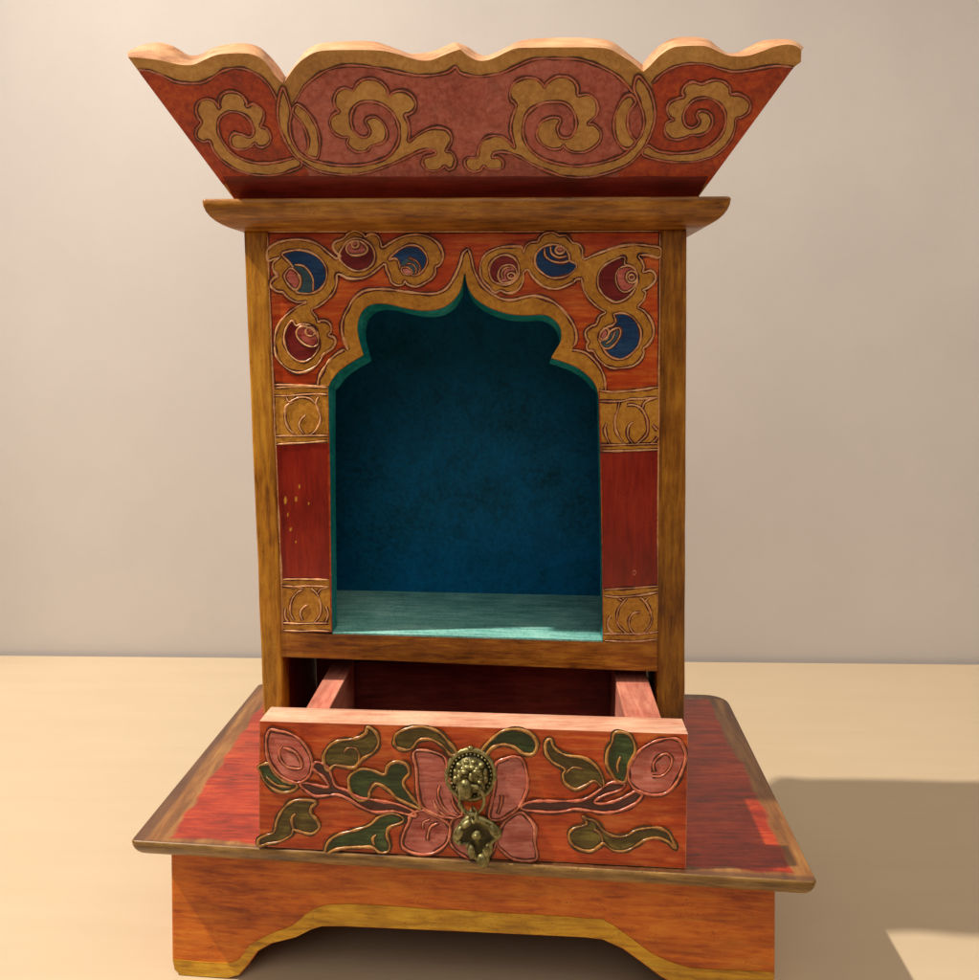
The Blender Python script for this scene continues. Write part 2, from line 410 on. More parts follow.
mb = MB(); mb.box(ax0 + 0.013, ax1 - 0.013, y_ab - 0.013, y_ab, 0.001, z_plate_b + 0.0005); mb.build('back_apron', M['side'], shrine, 0.0009)  # dark colour and full height stand in for shade under the base

# ------------------------------------------------------------------ body frame
def line_at_z(a, b, z):
    t = (z - a.z) / (b.z - a.z)
    return a + (b - a) * t
z_body_t = z_cor_b + 0.0004
PF = front(Y_BODY - 0.0012)
posts = []
def post(ou, od, iu, idn, mat):
    A, B_ = PF.at(*ou), PF.at(*od); C_, D_ = PF.at(*iu), PF.at(*idn)
    q = [line_at_z(A, B_, z_body_t), line_at_z(C_, D_, z_body_t), line_at_z(C_, D_, z_plate), line_at_z(A, B_, z_plate)]
    # subdivide the height so that the post can be a little uneven, as planed by hand
    n = 14; a = []; 
    left = [q[0].lerp(q[3], k / n) for k in range(n + 1)]; right = [q[1].lerp(q[2], k / n) for k in range(n + 1)]
    for k in range(1, n):
        left[k] = left[k] + Vector((0.0004 * noise.noise(left[k] * 60), 0, 0)); right[k] = right[k] + Vector((0.0004 * noise.noise(right[k] * 60), 0, 0))
    a = left + right[::-1]
    mb = MB(); mb.prism(a, [p + Vector((0, 0.014, 0)) for p in a])
    o = mb.build('corner_post', mat, shrine, 0.0011)
    posts.append(q)
    return o
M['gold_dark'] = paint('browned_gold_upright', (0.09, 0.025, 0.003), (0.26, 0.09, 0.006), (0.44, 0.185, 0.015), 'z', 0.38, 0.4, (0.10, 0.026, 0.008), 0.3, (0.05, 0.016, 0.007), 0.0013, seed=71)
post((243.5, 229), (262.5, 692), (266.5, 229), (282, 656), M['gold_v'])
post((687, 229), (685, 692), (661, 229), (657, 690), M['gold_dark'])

bxl_t, bxr_t = posts[0][0].x, posts[1][0].x
bxl_b, bxr_b = posts[0][3].x, posts[1][3].x
for s, (xt, xb) in enumerate(((bxl_t, bxl_b), (bxr_t, bxr_b))):
    k = 1 if s == 0 else -1
    mb = MB()
    i = 0.0006 * k
    a = [Vector((xt + i, Y_BODY + 0.013, z_body_t)), Vector((xt + i, Y_BACK, z_body_t)), Vector((xb + i, Y_BACK, z_plate)), Vector((xb + i, Y_BODY + 0.013, z_plate))]
    mb.prism(a, [p + Vector((0.008 * k, 0, 0)) for p in a])
    mb.build('side_panel', M['side'], shrine, 0.0006)

# rail under the niche
RF = front(Y_BODY - 0.0006)
rail = [(281, 631.5), (330, 632.3), (400, 634.2), (470, 636.4), (540, 638.4), (602, 640), (658, 641.5), (658, 671.5), (560, 668), (470, 664.5), (380, 660.5), (281, 657)]
mb = MB(); q = RF.lay(rail)
for i in range(1, 6): q[i].z -= 0.0012
mb.prism(q, [p + Vector((0, 0.014, 0)) for p in q]); mb.build('drawer_rail', M['gold_x'], shrine, 0.0007)

# ------------------------------------------------------------------ arch panel
K3 = crop(230, 220, 3.916); K4 = crop(450, 220, 3.916)
E = crop(240, 225, 8.158); Fc = crop(340, 225, 8.158); G = crop(240, 290, 8.158)
Hc = crop(460, 225, 8.158); I = crop(570, 225, 8.158); J = crop(570, 290, 8.158)
half_l = K3([(385, 655), (400, 625), (430, 590), (475, 558), (520, 532)]) 
half_l2 = K3([(522, 528), (508, 480), (499, 430), (505, 385), (525, 350), (560, 330), (620, 330), (700, 349), (770, 356), (830, 345), (875, 315), (905, 270), (916, 215)])
half_r = K4([(60, 210), (70, 262), (100, 308), (160, 346), (230, 368), (300, 374), (370, 372), (412, 395), (434, 430), (434, 475), (415, 510), (397, 540)])
half_r2 = K4([(399, 543), (440, 555), (500, 580), (550, 620), (575, 660), (583, 705)])
arch_path = smooth_path(half_l, False, 4) + smooth_path(half_l2, False, 4) + smooth_path(half_r, False, 4) + smooth_path(half_r2, False, 4)
opening = [(332, 632.3), (331, 560), (330, 470)] + arch_path + [(600.5, 470), (602, 560), (602.8, 640)]
outer_px = [(602.8, 640), (658.5, 641.5), (659, 500), (660.5, 360), (661.5, 228), (466, 228), (265.5, 228), (272.5, 385), (281.5, 632)]
a_front = BODY.lay(outer_px[1:]) + BODY.lay(opening)
TH = 0.0105
# opening edge is eased: the back outline sits a little inside the front one around the arch
cen = (466, 470)
back_open = []
for u, v in opening:
    k = max(0.0, min(1.0, (395 - v) / 12.0))
    du = 5.0 * k * (1 if u < cen[0] else -0.35) * min(1.0, abs(u - cen[0]) / 50.0)
    dv = 6.0 * k
    if k == 0: du = 1.5 if u < cen[0] else -0.6
    back_open.append((u + du, v + dv))
a_back = [p + Vector((0, TH, 0)) for p in BODY.lay(outer_px[1:])] + [p + Vector((0, TH, 0)) for p in BODY.lay(back_open)]
mb = MB()
n = len(a_front); no = len(outer_px) - 1
mb.add(a_front, tessellate_polygon([a_front]), 0)
mb.add(a_back, tessellate_polygon([a_back]), 1)
mb.add(a_front + a_back, [(i, (i + 1) % n, n + (i + 1) % n, n + i) for i in range(n) if not (no <= i < n - 1)], 0)
mb.add(a_front + a_back, [(i, (i + 1) % n, n + (i + 1) % n, n + i) for i in range(no, n - 1)], 1)
arch = mb.build('arch_panel', [M['orange'], M['teal_lip']], shrine)

TRI = [M['gold'], M['line'], M['dirt_shade']]
# gold arch border
bl1 = G([(637, 778), (645, 720), (680, 650), (730, 575), (790, 520), (852, 484)])
bl2 = G([(885, 492), (862, 440), (837, 370), (830, 290), (848, 215), (885, 145)]) + Fc([(105, 612), (160, 560), (215, 533), (300, 523), (400, 525), (500, 540), (600, 552), (720, 562), (800, 553), (870, 515), (930, 430), (979, 320)]) + [(463, 253.5), (468, 249)]
br1 = [(468, 249), (471, 256)] + Hc([(120, 380), (180, 490), (260, 560), (350, 605), (440, 610), (520, 590), (600, 578), (680, 593), (770, 633), (850, 708), (912, 790), (945, 870), (948, 940), (930, 985)])
br2 = K4([(478, 508), (530, 520), (575, 560), (602, 610), (609, 668)])
border_lines = [smooth_path(x, False, 4) for x in (bl1, bl2, br1, br2)]
def inset_open(path, d=0.6):
    return [(u, v - d) for u, v in path]
poly = sum(border_lines, []) + [(598.6, 390)] + inset_open(arch_path)[::-1] + [(328.6, 386)]
mb = MB(); mb.prism(BODY.lay(poly, 0.0004), BODY.lay(poly, -0.0002), cap_b=False)
for x in (bl1, bl2, br1, br2): add_line(mb, x, BODY, 0.0004, 0.00055)
mb.build('arch_border', TRI, arch)

# red panels and gold blocks beside the niche
def quad_fill(name, px, mat, h, parent, lines=(), r=0.0005, lm='line'):
    mb = MB(); mb.prism(BODY.lay(px, h), BODY.lay(px, -0.0002), cap_b=False)
    for l in lines: add_line(mb, l, BODY, h, r)
    return mb.build(name, [M[mat], M[lm], M['dirt_shade']], parent)
quad_fill('red_inlay', [(274.7, 443), (327.8, 442.5), (329.5, 579), (280.5, 579)], 'red', 0.0003, arch)
quad_fill('red_inlay', [(601.6, 451.5), (657.8, 450), (658, 587), (603, 589)], 'red', 0.0003, arch)
Kb = crop(255, 380, 10.878); Nb = crop(590, 380, 10.878); Mb = crop(255, 565, 10.878); Ob = crop(590, 570, 10.878)
quad_fill('scroll_block', [(272.8, 386), (328.3, 387), (328.6, 443), (274.8, 443.5)], 'gold', 0.0004, arch,
          [Kb([(215, 85), (350, 78), (480, 70), (640, 74), (790, 82)]), Kb([(205, 170), (350, 172), (500, 160), (650, 152), (790, 158)]),
           Kb([(215, 608), (400, 606), (600, 604), (795, 602)]), Kb([(220, 700), (360, 690), (560, 680), (790, 662)]),
           Kb([(340, 185), (375, 240), (420, 215), (480, 190), (560, 190), (620, 215), (660, 262)]), Kb([(420, 240), (345, 280), (330, 350), (335, 440), (370, 530), (440, 595)]),
           Kb([(690, 185), (665, 250), (690, 320), (712, 400), (705, 470), (660, 550), (590, 602)]), Kb([(555, 380), (510, 420), (483, 480), (500, 540), (540, 590)]),
           Kb([(200, 180), (212, 350), (214, 500), (215, 600)])], 0.00042)
quad_fill('scroll_block', [(599.5, 391), (659.8, 388), (658.2, 451), (601.6, 452)], 'gold', 0.0004, arch,
          [Nb([(95, 110), (180, 125), (280, 130), (420, 118), (560, 105), (735, 75)]), Nb([(105, 228), (220, 232), (350, 228), (450, 205), (560, 205), (735, 185)]),
           Nb([(110, 705), (250, 705), (400, 700), (560, 695), (730, 690)]), Nb([(110, 768), (260, 772), (480, 765), (735, 755)]),
           Nb([(320, 240), (300, 330), (272, 420), (275, 520), (310, 610), (380, 705)]), Nb([(400, 275), (460, 268), (540, 295), (590, 360), (622, 450), (622, 570), (570, 640), (490, 708)]),
           Nb([(470, 460), (430, 485), (408, 550), (415, 620), (470, 700)]), Nb([(570, 300), (590, 250), (640, 215), (735, 190)]), Nb([(180, 470), (160, 530), (175, 610), (215, 695)]),
           Nb([(680, 490), (715, 530), (735, 545)]), Nb([(735, 620), (700, 660), (650, 695)])], 0.00048)
quad_fill('scroll_block', [(280.5, 579), (329.6, 579), (331.2, 631.5), (281.6, 631.3)], 'gold', 0.0004, arch,
          [Mb([(290, 155), (450, 152), (650, 155), (805, 160)]), Mb([(285, 222), (420, 232), (600, 226), (815, 235)]), Mb([(300, 625), (450, 635), (620, 632), (800, 630)]),
           Mb([(300, 708), (480, 716), (650, 712), (820, 718)]), Mb([(520, 265), (460, 300), (410, 360), (388, 440), (390, 530), (430, 600)]),
           Mb([(400, 250), (470, 240), (540, 260)]), Mb([(620, 260), (675, 310), (710, 390), (720, 480), (700, 560), (640, 628)]), Mb([(575, 430), (520, 470), (495, 530), (520, 600)]),
           Mb([(680, 310), (720, 260), (800, 240)]), Mb([(335, 470), (330, 560), (370, 620)]), Mb([(775, 455), (800, 540), (765, 625)])], 0.00042)
quad_fill('scroll_block', [(603, 589), (658.6, 586.5), (658.8, 641), (603.4, 640)], 'gold', 0.0004, arch,
          [Ob([(150, 212), (350, 200), (550, 188), (735, 172)]), Ob([(150, 275), (280, 292), (450, 282), (600, 265), (745, 235)]), Ob([(150, 692), (350, 690), (580, 690), (745, 665)]),
           Ob([(160, 765), (360, 775), (560, 770), (745, 748)]), Ob([(400, 305), (350, 360), (305, 430), (292, 520), (310, 600), (410, 700)]),
           Ob([(550, 300), (610, 360), (655, 450), (672, 530), (645, 610), (570, 690), (490, 695)]), Ob([(540, 455), (480, 465), (430, 520), (425, 600), (460, 670), (510, 700)]),
           Ob([(625, 310), (595, 345)]), Ob([(220, 505), (190, 560), (205, 640), (265, 700)]), Ob([(300, 305), (350, 335)])], 0.00046)
for nm, px in (('left', [(283, 499), (286, 495), (288, 499), (287, 504), (284, 505)]), ('a', [(294, 497), (298, 496), (298, 501), (295, 502)]), ('b', [(298, 485), (300.5, 484), (301, 488), (298.5, 489)]),
               ('c', [(289, 528), (293, 527), (292, 531), (289, 531)]), ('d', [(287, 513), (289, 512), (289, 516), (287, 517)]), ('e', [(295, 541), (297, 540), (297, 543), (295, 543)]), ('f', [(308, 502), (310, 502), (309.5, 505), (308, 505)])):
    mb = MB(); add_fill(mb, [(sum(p[0] for p in px) / len(px) + (p[0] - sum(q[0] for q in px) / len(px)) * 0.55, sum(p[1] for p in px) / len(px) + (p[1] - sum(q[1] for q in px) / len(px)) * 0.8) for p in px], BODY, 0.0003, 0.00034); mb.build('paint_chip', M['gold'], arch)
mb = MB(); add_line(mb, circ(634, 572.5, 1.6, 2.1, 8, 0.3), BODY, 0.0003, 0.00028, 0, None, True); mb.build('paint_blister', M['line_pink'], arch)
# long raised lines where panel meets the posts and the cornice
mb = MB()
add_line(mb, [(267.6, 233), (269.5, 300), (273.2, 385), (276, 450), (279, 520), (281.5, 580), (282.5, 631)], BODY, 0.0001, 0.0005)
add_line(mb, [(660, 233), (660.2, 300), (659.2, 360), (658.9, 420), (658.3, 480), (658.2, 560), (658.6, 640)], BODY, 0.0001, 0.00055)
add_line(mb, [(269, 231.6), (340, 231.4), (466, 231.5), (570, 231.2), (659, 231)], BODY, 0.0001, 0.0005)
add_line(mb, [(274, 384.5), (300, 385.5), (327, 386)], BODY, 0.0003, 0.0005)
mb.build('edge_beading', TRI, arch)

# spandrel scrollwork
R1 = E([(222, 215), (270, 165), (340, 135), (430, 120), (520, 122), (600, 140), (670, 180), (740, 240), (790, 275), (820, 252), (785, 225), (762, 185), (775, 140), (830, 118), (860, 100)]) + \
     Fc([(60, 75), (100, 52), (150, 52), (190, 75), (208, 98), (235, 78), (275, 72), (312, 95), (332, 135), (348, 182), (420, 140), (500, 100), (580, 80), (660, 80), (740, 105), (800, 150), (835, 210),
         (840, 270), (815, 325), (780, 345), (780, 385), (755, 430), (700, 470), (640, 500), (590, 500), (545, 480), (530, 460), (510, 490), (460, 492), (420, 465), (405, 420), (382, 370), (368, 320),
         (320, 352), (260, 400), (200, 430), (130, 440), (60, 435)]) + \
     E([(850, 420), (795, 403), (790, 470), (765, 550), (700, 620), (630, 670), (585, 690)]) + \
     G([(600, 190), (625, 220), (640, 262), (662, 250), (710, 255), (742, 290), (745, 340), (722, 370), (765, 385), (780, 420), (760, 470), (720, 500), (680, 530), (660, 570), (620, 620), (550, 663), (470, 675),
        (400, 650), (340, 600), (295, 530), (285, 430), (295, 340), (340, 250), (420, 170), (500, 120), (545, 98)]) + \
     E([(470, 630), (410, 605), (370, 570), (350, 548), (300, 540), (255, 500), (255, 460), (290, 425), (312, 412), (280, 380), (268, 330), (285, 295), (325, 265), (280, 278), (228, 292)])
R2 = Hc([(505, 182), (450, 175), (370, 178), (290, 195), (210, 240), (170, 310), (165, 390), (190, 460), (240, 510), (270, 545), (300, 550), (330, 535), (380, 555), (440, 550), (490, 510), (515, 450), (515, 400),
         (535, 370), (560, 370), (590, 420), (650, 480), (720, 515), (800, 520), (880, 490), (940, 460)]) + \
     I([(30, 455), (88, 440), (100, 480), (120, 550), (170, 620), (240, 680), (290, 712)]) + \
     J([(240, 215), (212, 280), (165, 300), (125, 340), (130, 390), (150, 425), (135, 450), (145, 490), (190, 500), (220, 550), (280, 610), (350, 638), (430, 635), (510, 620), (570, 575), (600, 520), (597, 478),
        (640, 440), (675, 380), (680, 310), (650, 230), (600, 170), (552, 140)]) + \
     I([(600, 612), (615, 550), (592, 532), (640, 510), (690, 460), (695, 410), (660, 372), (595, 385), (603, 340), (582, 290), (560, 250), (640, 248), (728, 268), (735, 190), (640, 170), (540, 160),
        (430, 170), (320, 200), (200, 245), (120, 280), (100, 250), (100, 200), (70, 158), (20, 145)]) + \
     Hc([(890, 110), (860, 85), (810, 88), (790, 75), (750, 60), (690, 70), (650, 105), (632, 137), (580, 142), (535, 175), (520, 230)])
for R_ in (R1, R2):
    mb = MB(); add_fill(mb, R_, BODY, -0.0002, 0.0005); add_line(mb, R_, BODY, 0.0005, 0.0005, closed=True)
    mb.build('scrollwork', TRI, arch)

def blossom(layers, lines):
    """a round blossom: stacked painted petals; layers = (outline, material, outlined?)"""
    mats = []; mb = MB(); h = 0.0005
    for px, mat, ol in layers:
        if M[mat] not in mats: mats.append(M[mat])
    mats += [M['line'], M['dirt_shade']]; li = len(mats) - 2
    for px, mat, ol in layers:
        add_fill(mb, px, BODY, h - 0.0001, h + 0.00016, mats.index(M[mat])); h += 0.00016
        if ol: add_line(mb, px, BODY, h, 0.00046, li, li + 1, True)
    for l in lines: add_line(mb, l, BODY, h, 0.0004, li, li + 1)
    return mb.build('blossom', mats, arch)

blossom([(E([(345, 238), (420, 210), (500, 205), (580, 225), (650, 270), (700, 340), (710, 400), (700, 460), (660, 520), (600, 553), (530, 560), (460, 545), (492, 500), (490, 440), (450, 370), (405, 305)]), 'blue', True),
         (E([(430, 332), (500, 322), (560, 370), (598, 440), (600, 510), (580, 548), (510, 552), (467, 538), (495, 490), (490, 430), (450, 365)]), 'slate', False),
         (E([(372, 400), (410, 355), (450, 370), (490, 420), (497, 475), (475, 518), (440, 525), (390, 475), (368, 430)]), 'pink', True)],
        [E([(450, 325), (520, 335), (570, 385), (600, 450), (598, 540)])])
blossom([(Fc([(-10, 250), (20, 190), (55, 140), (105, 112), (160, 112), (215, 135), (260, 175), (283, 235), (278, 295), (240, 345), (180, 373), (110, 370), (50, 335), (5, 290)]), 'maroon', True),
         (Fc([(55, 200), (60, 168), (90, 138), (130, 128), (180, 140), (220, 178), (225, 210), (190, 240), (120, 250), (75, 235)]), 'pink', True), (Fc(circ(126, 158, 28)), 'rose', True)], [])
blossom([(Fc([(402, 280), (440, 235), (500, 190), (570, 165), (640, 175), (690, 220), (715, 280), (700, 340), (660, 390), (610, 413), (560, 400), (500, 370), (485, 320), (470, 285), (440, 275)]), 'blue', True),
         (Fc([(500, 320), (560, 268), (620, 290), (650, 340), (640, 390), (600, 408), (560, 400), (510, 370)]), 'slate', False),
         (Fc([(505, 352), (550, 345), (588, 372), (585, 402), (540, 404), (508, 384)]), 'pink', True)],
        [Fc([(560, 268), (630, 300), (655, 350), (640, 395)]), Fc([(545, 315), (600, 325), (625, 370), (610, 405)])])
blossom([(G([(430, 250), (385, 300), (362, 380), (375, 460), (410, 530), (470, 575), (530, 583), (590, 550), (630, 500), (650, 440), (640, 370), (610, 312), (560, 282), (500, 282), (458, 290)]), 'maroon', True),
         (G([(470, 325), (500, 300), (545, 300), (600, 330), (638, 390), (638, 440), (600, 463), (540, 450), (490, 410), (465, 365)]), 'pink', True), (G(circ(577, 340, 36)), 'rose', True)], [])
blossom([(Hc([(330, 485), (268, 457), (240, 395), (245, 330), (290, 272), (360, 245), (425, 260), (470, 310), (482, 370), (470, 430), (420, 475), (370, 490)]), 'maroon', True),
         (Hc([(310, 410), (330, 352), (380, 327), (430, 332), (460, 370), (460, 420), (420, 460), (350, 475), (318, 445)]), 'pink', True), (Hc(circ(418, 415, 30, 24)), 'rose', True)], [Hc([(350, 440), (340, 390), (375, 350), (420, 350)])])
blossom([(Hc([(610, 300), (620, 240), (670, 185), (740, 160), (800, 165), (860, 195), (890, 250), (898, 292), (950, 322), (940, 360), (890, 405), (820, 430), (740, 430), (670, 392), (625, 345)]), 'blue', True),
         (Hc(circ(815, 205, 36, 30)), 'rose', True)], [Hc([(690, 190), (695, 250), (750, 295), (830, 308), (890, 292)]), Hc([(740, 175), (745, 230), (800, 265), (870, 255)])])
blossom([(I([(440, 262), (350, 290), (270, 340), (230, 410), (230, 500), (270, 570), (330, 615), (380, 630), (450, 605), (510, 550), (545, 480), (552, 420), (530, 360), (485, 332), (445, 322)]), 'maroon', True),
         (I([(370, 430), (395, 362), (450, 337), (510, 345), (545, 400), (543, 465), (500, 525), (440, 548), (392, 510)]), 'pink', True), (I(circ(502, 425, 44, 48)), 'pink', True), (I(circ(500, 428, 22)), 'rose', True)], [])
blossom([(J([(365, 195), (440, 190), (510, 225), (560, 290), (578, 360), (560, 450), (500, 520), (430, 562), (360, 558), (300, 520), (250, 440), (235, 390), (250, 340), (300, 305), (350, 285), (372, 250), (360, 215)]), 'blue', True),
         (J([(245, 420), (300, 395), (330, 335), (395, 310), (412, 350), (380, 420), (320, 475), (268, 468)]), 'slate', True), (J([(240, 385), (258, 335), (290, 312), (314, 335), (305, 375), (272, 402)]), 'rose', True)],
        [J([(290, 440), (340, 400), (365, 340)])])

# ------------------------------------------------------------------ niche lining
nx0, nx1 = bxl_b + 0.010, bxr_b - 0.010
nx0t, nx1t = bxl_t + 0.010, bxr_t - 0.010
yn0 = Y_BODY + TH
z_nt = BODY.at(466, 262).z
def frust_board(name, mat, xa0, xa1, za, xb0, xb1, zb, y0, y1, bev=0.0004):
    mb = MB(); a = [Vector((xa0, y0, za)), Vector((xa1, y0, za)), Vector((xb1, y0, zb)), Vector((xb0, y0, zb))]
    mb.prism(a, [Vector((p.x, y1, p.z)) for p in a]); return mb.build(name, mat, shrine, bev)
yb_in = Y_BACK - 0.0085
frust_board('niche_back', M['teal'], nx0t, nx1t, z_nt + 0.012, nx0, nx1, z_floor - 0.006, yb_in, yb_in + 0.004)
fl = BODY.at(332, 631.5).z, BODY.at(602, 639.5).z
mb = MB()
zl, zr = fl[0] - 0.0003, fl[1] - 0.0003
mb.add([(nx0, Y_BODY + 0.0145, zl), (nx1, Y_BODY + 0.0145, zr), (nx1, yb_in, zr), (nx0, yb_in, zl),
        (nx0, Y_BODY + 0.0145, zl - 0.006), (nx1, Y_BODY + 0.0145, zr - 0.006), (nx1, yb_in, zr - 0.006), (nx0, yb_in, zl - 0.006)],
       [(0, 1, 2, 3), (7, 6, 5, 4), (0, 4, 5, 1), (1, 5, 6, 2), (2, 6, 7, 3), (3, 7, 4, 0)])
# front strip of the floor between the jambs
xa, xb = BODY.at(332.4, 632).x, BODY.at(602.4, 640).x
mb.add([(xa, Y_BODY - 0.0002, zl), (xb, Y_BODY - 0.0002, zr), (xb, Y_BODY + 0.0144, zr), (xa, Y_BODY + 0.0144, zl),
        (xa, Y_BODY - 0.0002, zl - 0.0009), (xb, Y_BODY - 0.0002, zr - 0.0009), (xb, Y_BODY + 0.0144, zr - 0.0009), (xa, Y_BODY + 0.0144, zl - 0.0009)],
       [(0, 1, 2, 3), (7, 6, 5, 4), (0, 4, 5, 1), (1, 5, 6, 2), (2, 6, 7, 3), (3, 7, 4, 0)])
mb.build('niche_floor', M['teal_floor'], shrine, 0)
for k, (xt, xb_) in ((1, (nx0t, nx0)), (-1, (nx1t, nx1))):
    mb = MB(); a = [Vector((xt, yn0, z_nt + 0.012)), Vector((xt, yb_in, z_nt + 0.012)), Vector((xb_, yb_in, z_floor - 0.003)), Vector((xb_, yn0, z_floor - 0.003))]
    mb.prism(a, [p + Vector((-0.0015 * k, 0, 0)) for p in a]); mb.build('niche_side', M['teal'], shrine)
mb = MB(); mb.box(nx0t, nx1t, yn0, yb_in, z_nt + 0.006, z_nt + 0.012); mb.build('niche_ceiling', M['teal'], shrine)
frust_board('back_panel', M['side'], bxl_t + 0.009, bxr_t - 0.009, z_body_t, bxl_b + 0.009, bxr_b - 0.009, z_plate, yb_in + 0.0045, Y_BACK)

# ------------------------------------------------------------------ cornice board
CF = front(0.473)
cx0, cx1 = CF.at(201, 198).x, CF.at(732, 203).x
mb = MB(); profiled_slab(mb, cx0, cx1, 0.473, Y_BACK + 0.004, z_cor_t, z_cor_b, 0.0165, (0.002, 0.003, 0.003, 0.003), 0, 0)
M['cornice'] = paint('cornice_gold', (0.12, 0.036, 0.005), (0.31, 0.112, 0.011), (0.5, 0.225, 0.03), 'x', 0.38, 0.45, (0.09, 0.022, 0.008), 0.45, (0.07, 0.025, 0.012), 0.0012, seed=61)
cornice = mb.build('cornice_board', M['cornice'], shrine)

# ------------------------------------------------------------------ crown
A = crop(120, 30, 5.439); B = crop(280, 30, 5.439); C = crop(460, 30, 5.439); D = crop(630, 30, 5.439)
LEAN = math.radians(34)
CP0 = Vector((0, 0.486, z_cor_t))
CROWN = Plane(CP0, (0, -math.cos(LEAN), -math.sin(LEAN)))
TC = 0.014
CROWN_B = Plane(CP0 - CROWN.n * TC, CROWN.n)
front_top = [A([(44, 148), (90, 149), (150, 156), (220, 165), (290, 182), (340, 190), (400, 188), (450, 166), (520, 137), (580, 129), (650, 126), (710, 131), (770, 157), (815, 205), (850, 258), (884, 287)]),
             B([(14, 298), (45, 252), (80, 203), (125, 160), (190, 122), (260, 111), (400, 108), (540, 111), (620, 126), (700, 149), (760, 165), (820, 164), (880, 141), (940, 117), (985, 104)]),
             C([(2, 108), (40, 138), (90, 164), (140, 166), (190, 150), (250, 121), (310, 99), (400, 95), (560, 94), (740, 95), (820, 107), (880, 142), (930, 172), (985, 218)]),
             D([(72, 226), (110, 193), (160, 141), (220, 101), (280, 88), (380, 85), (430, 93), (490, 121), (540, 140), (610, 143), (660, 135), (720, 115), (780, 92), (850, 79), (900, 86), (932, 108)])]
back_top = [A([(40, 118), (85, 95), (145, 74), (210, 68), (275, 82), (325, 108), (375, 136), (432, 134), (500, 100), (570, 80), (640, 72), (700, 75), (760, 95), (815, 142), (868, 205), (905, 262)]),
            B([(35, 250), (62, 212), (95, 170), (135, 118), (190, 82), (260, 68), (400, 60), (510, 63), (580, 83), (645, 106), (700, 126), (765, 126), (830, 116), (890, 92), (945, 68)]),
            C([(-20, 68), (35, 88), (90, 124), (140, 140), (195, 122), (260, 90), (320, 62), (400, 48), (560, 42), (740, 46), (825, 63), (890, 108), (940, 148), (990, 185)]),
            D([(66, 190), (112, 130), (165, 83), (230, 47), (300, 38), (375, 40), (430, 55), (480, 93), (530, 124), (590, 120), (640, 95), (700, 66), (760, 53), (850, 50), (905, 64), (945, 95)])]
ft = sum([smooth_path(s, False, 7) for s in front_top], []); bt = sum([smooth_path(s, False, 7) for s in back_top], [])
assert len(ft) == len(bt)
zlow = z_cor_t - 0.0002
f3 = CROWN.lay(ft); b3 = CROWN_B.lay(bt)
right_f = [CROWN.at(801, 62), CROWN.at(793, 68)]
lo_r = CROWN.at(696.5, 196); lo_l = CROWN.at(235, 195)
def on_low(p, pl):
    # slide down within the panel to the cornice
    t = (zlow - p.z) / math.cos(LEAN)
    return p + Vector((0, math.sin(LEAN) * -1, math.cos(LEAN))) * t
lo_r = on_low(lo_r, CROWN); lo_l = on_low(lo_l, CROWN)
back_off = -CROWN.n * TC
fr = f3 + right_f + [lo_r, lo_l]
def lowb(p):
    q = p + back_off
    return on_low(q, CROWN_B)
bk = b3 + [b3[-1] * 0.97 + (lowb(lo_r)) * 0.03, b3[-1] * 0.94 + lowb(lo_r) * 0.06, lowb(lo_r), lowb(lo_l)]
mb = MB(); n = len(fr)
mb.add(fr, tessellate_polygon([fr]), 0); mb.add(bk, tessellate_polygon([bk]), 1)
mb.add(fr + bk, [(i, (i + 1) % n, n + (i + 1) % n, n + i) for i in range(n - 4)], 2, False)
mb.add(fr + bk, [(i, (i + 1) % n, n + (i + 1) % n, n + i) for i in range(n - 4, n)], 1)
crown = mb.build('crown_front', [M['gold_crown'], M['crown_low'], M['crown_edge']], shrine)

def cfill(mb, px, h, mi=0, sm=True):
    q = smooth_path(px, True, 3) if sm else px
    mb.prism(CROWN.lay(q, h), CROWN.lay(q, -0.0003), mi, cap_b=False)

# painted fields
tl_ = A([(98, 212), (108, 216), (160, 222), (230, 246), (300, 280), (380, 290), (450, 284), (500, 260), (550, 226), (620, 207), (690, 215), (760, 250), (810, 300), (840, 350), (860, 392)])
mb = MB(); q = smooth_path(tl_[1:], False, 3) + A([(862, 500), (885, 580), (930, 665), (985, 720), (1060, 810)]) + [proj(f3[0].lerp(lo_l, t)) for t in (0.86, 0.6, 0.3, 0.1)]; cfill(mb, q, 0.0002, 0, False)
add_line(mb, tl_, CROWN, 0.0002, 0.00042); mb.build('side_field', [M['crown_side'], M['line_pink'], M['dirt_shade']], crown)
tr_ = D([(120, 292), (160, 250), (210, 215), (280, 190), (360, 183), (430, 190), (490, 210), (560, 226), (640, 220), (720, 205), (800, 195), (888, 203)])
mb = MB(); q = smooth_path(tr_[:-1], False, 3) + [proj(right_f[1].lerp(lo_r, t)) for t in (0.0, 0.1, 0.3, 0.6, 0.86)] + D([(-110, 810), (-30, 740), (60, 660), (110, 590), (135, 500), (135, 400), (120, 320)]); cfill(mb, q, 0.0002, 0, False)
add_line(mb, tr_, CROWN, 0.0002, 0.00042); mb.build('side_field', [M['crown_side'], M['line_pink'], M['dirt_shade']], crown)
top_mid = B([(75, 400), (95, 370), (130, 310), (180, 265), (240, 225), (310, 200), (370, 192), (450, 195), (560, 210), (650, 230), (730, 245), (800, 248), (870, 240), (920, 225), (955, 200)]) + \
          C([(0, 230), (40, 245), (100, 252), (170, 245), (240, 228), (310, 195), (380, 165), (440, 155), (540, 155), (640, 158), (720, 180), (790, 210), (850, 245), (900, 290), (940, 340), (968, 395)])
mb = MB(); q = smooth_path(top_mid, False, 3) + D([(68, 440), (75, 500), (62, 560), (35, 605), (0, 645)]) + C([(880, 690), (860, 800)]) + B([(160, 800), (130, 690), (85, 632), (60, 570), (52, 500), (58, 440)])
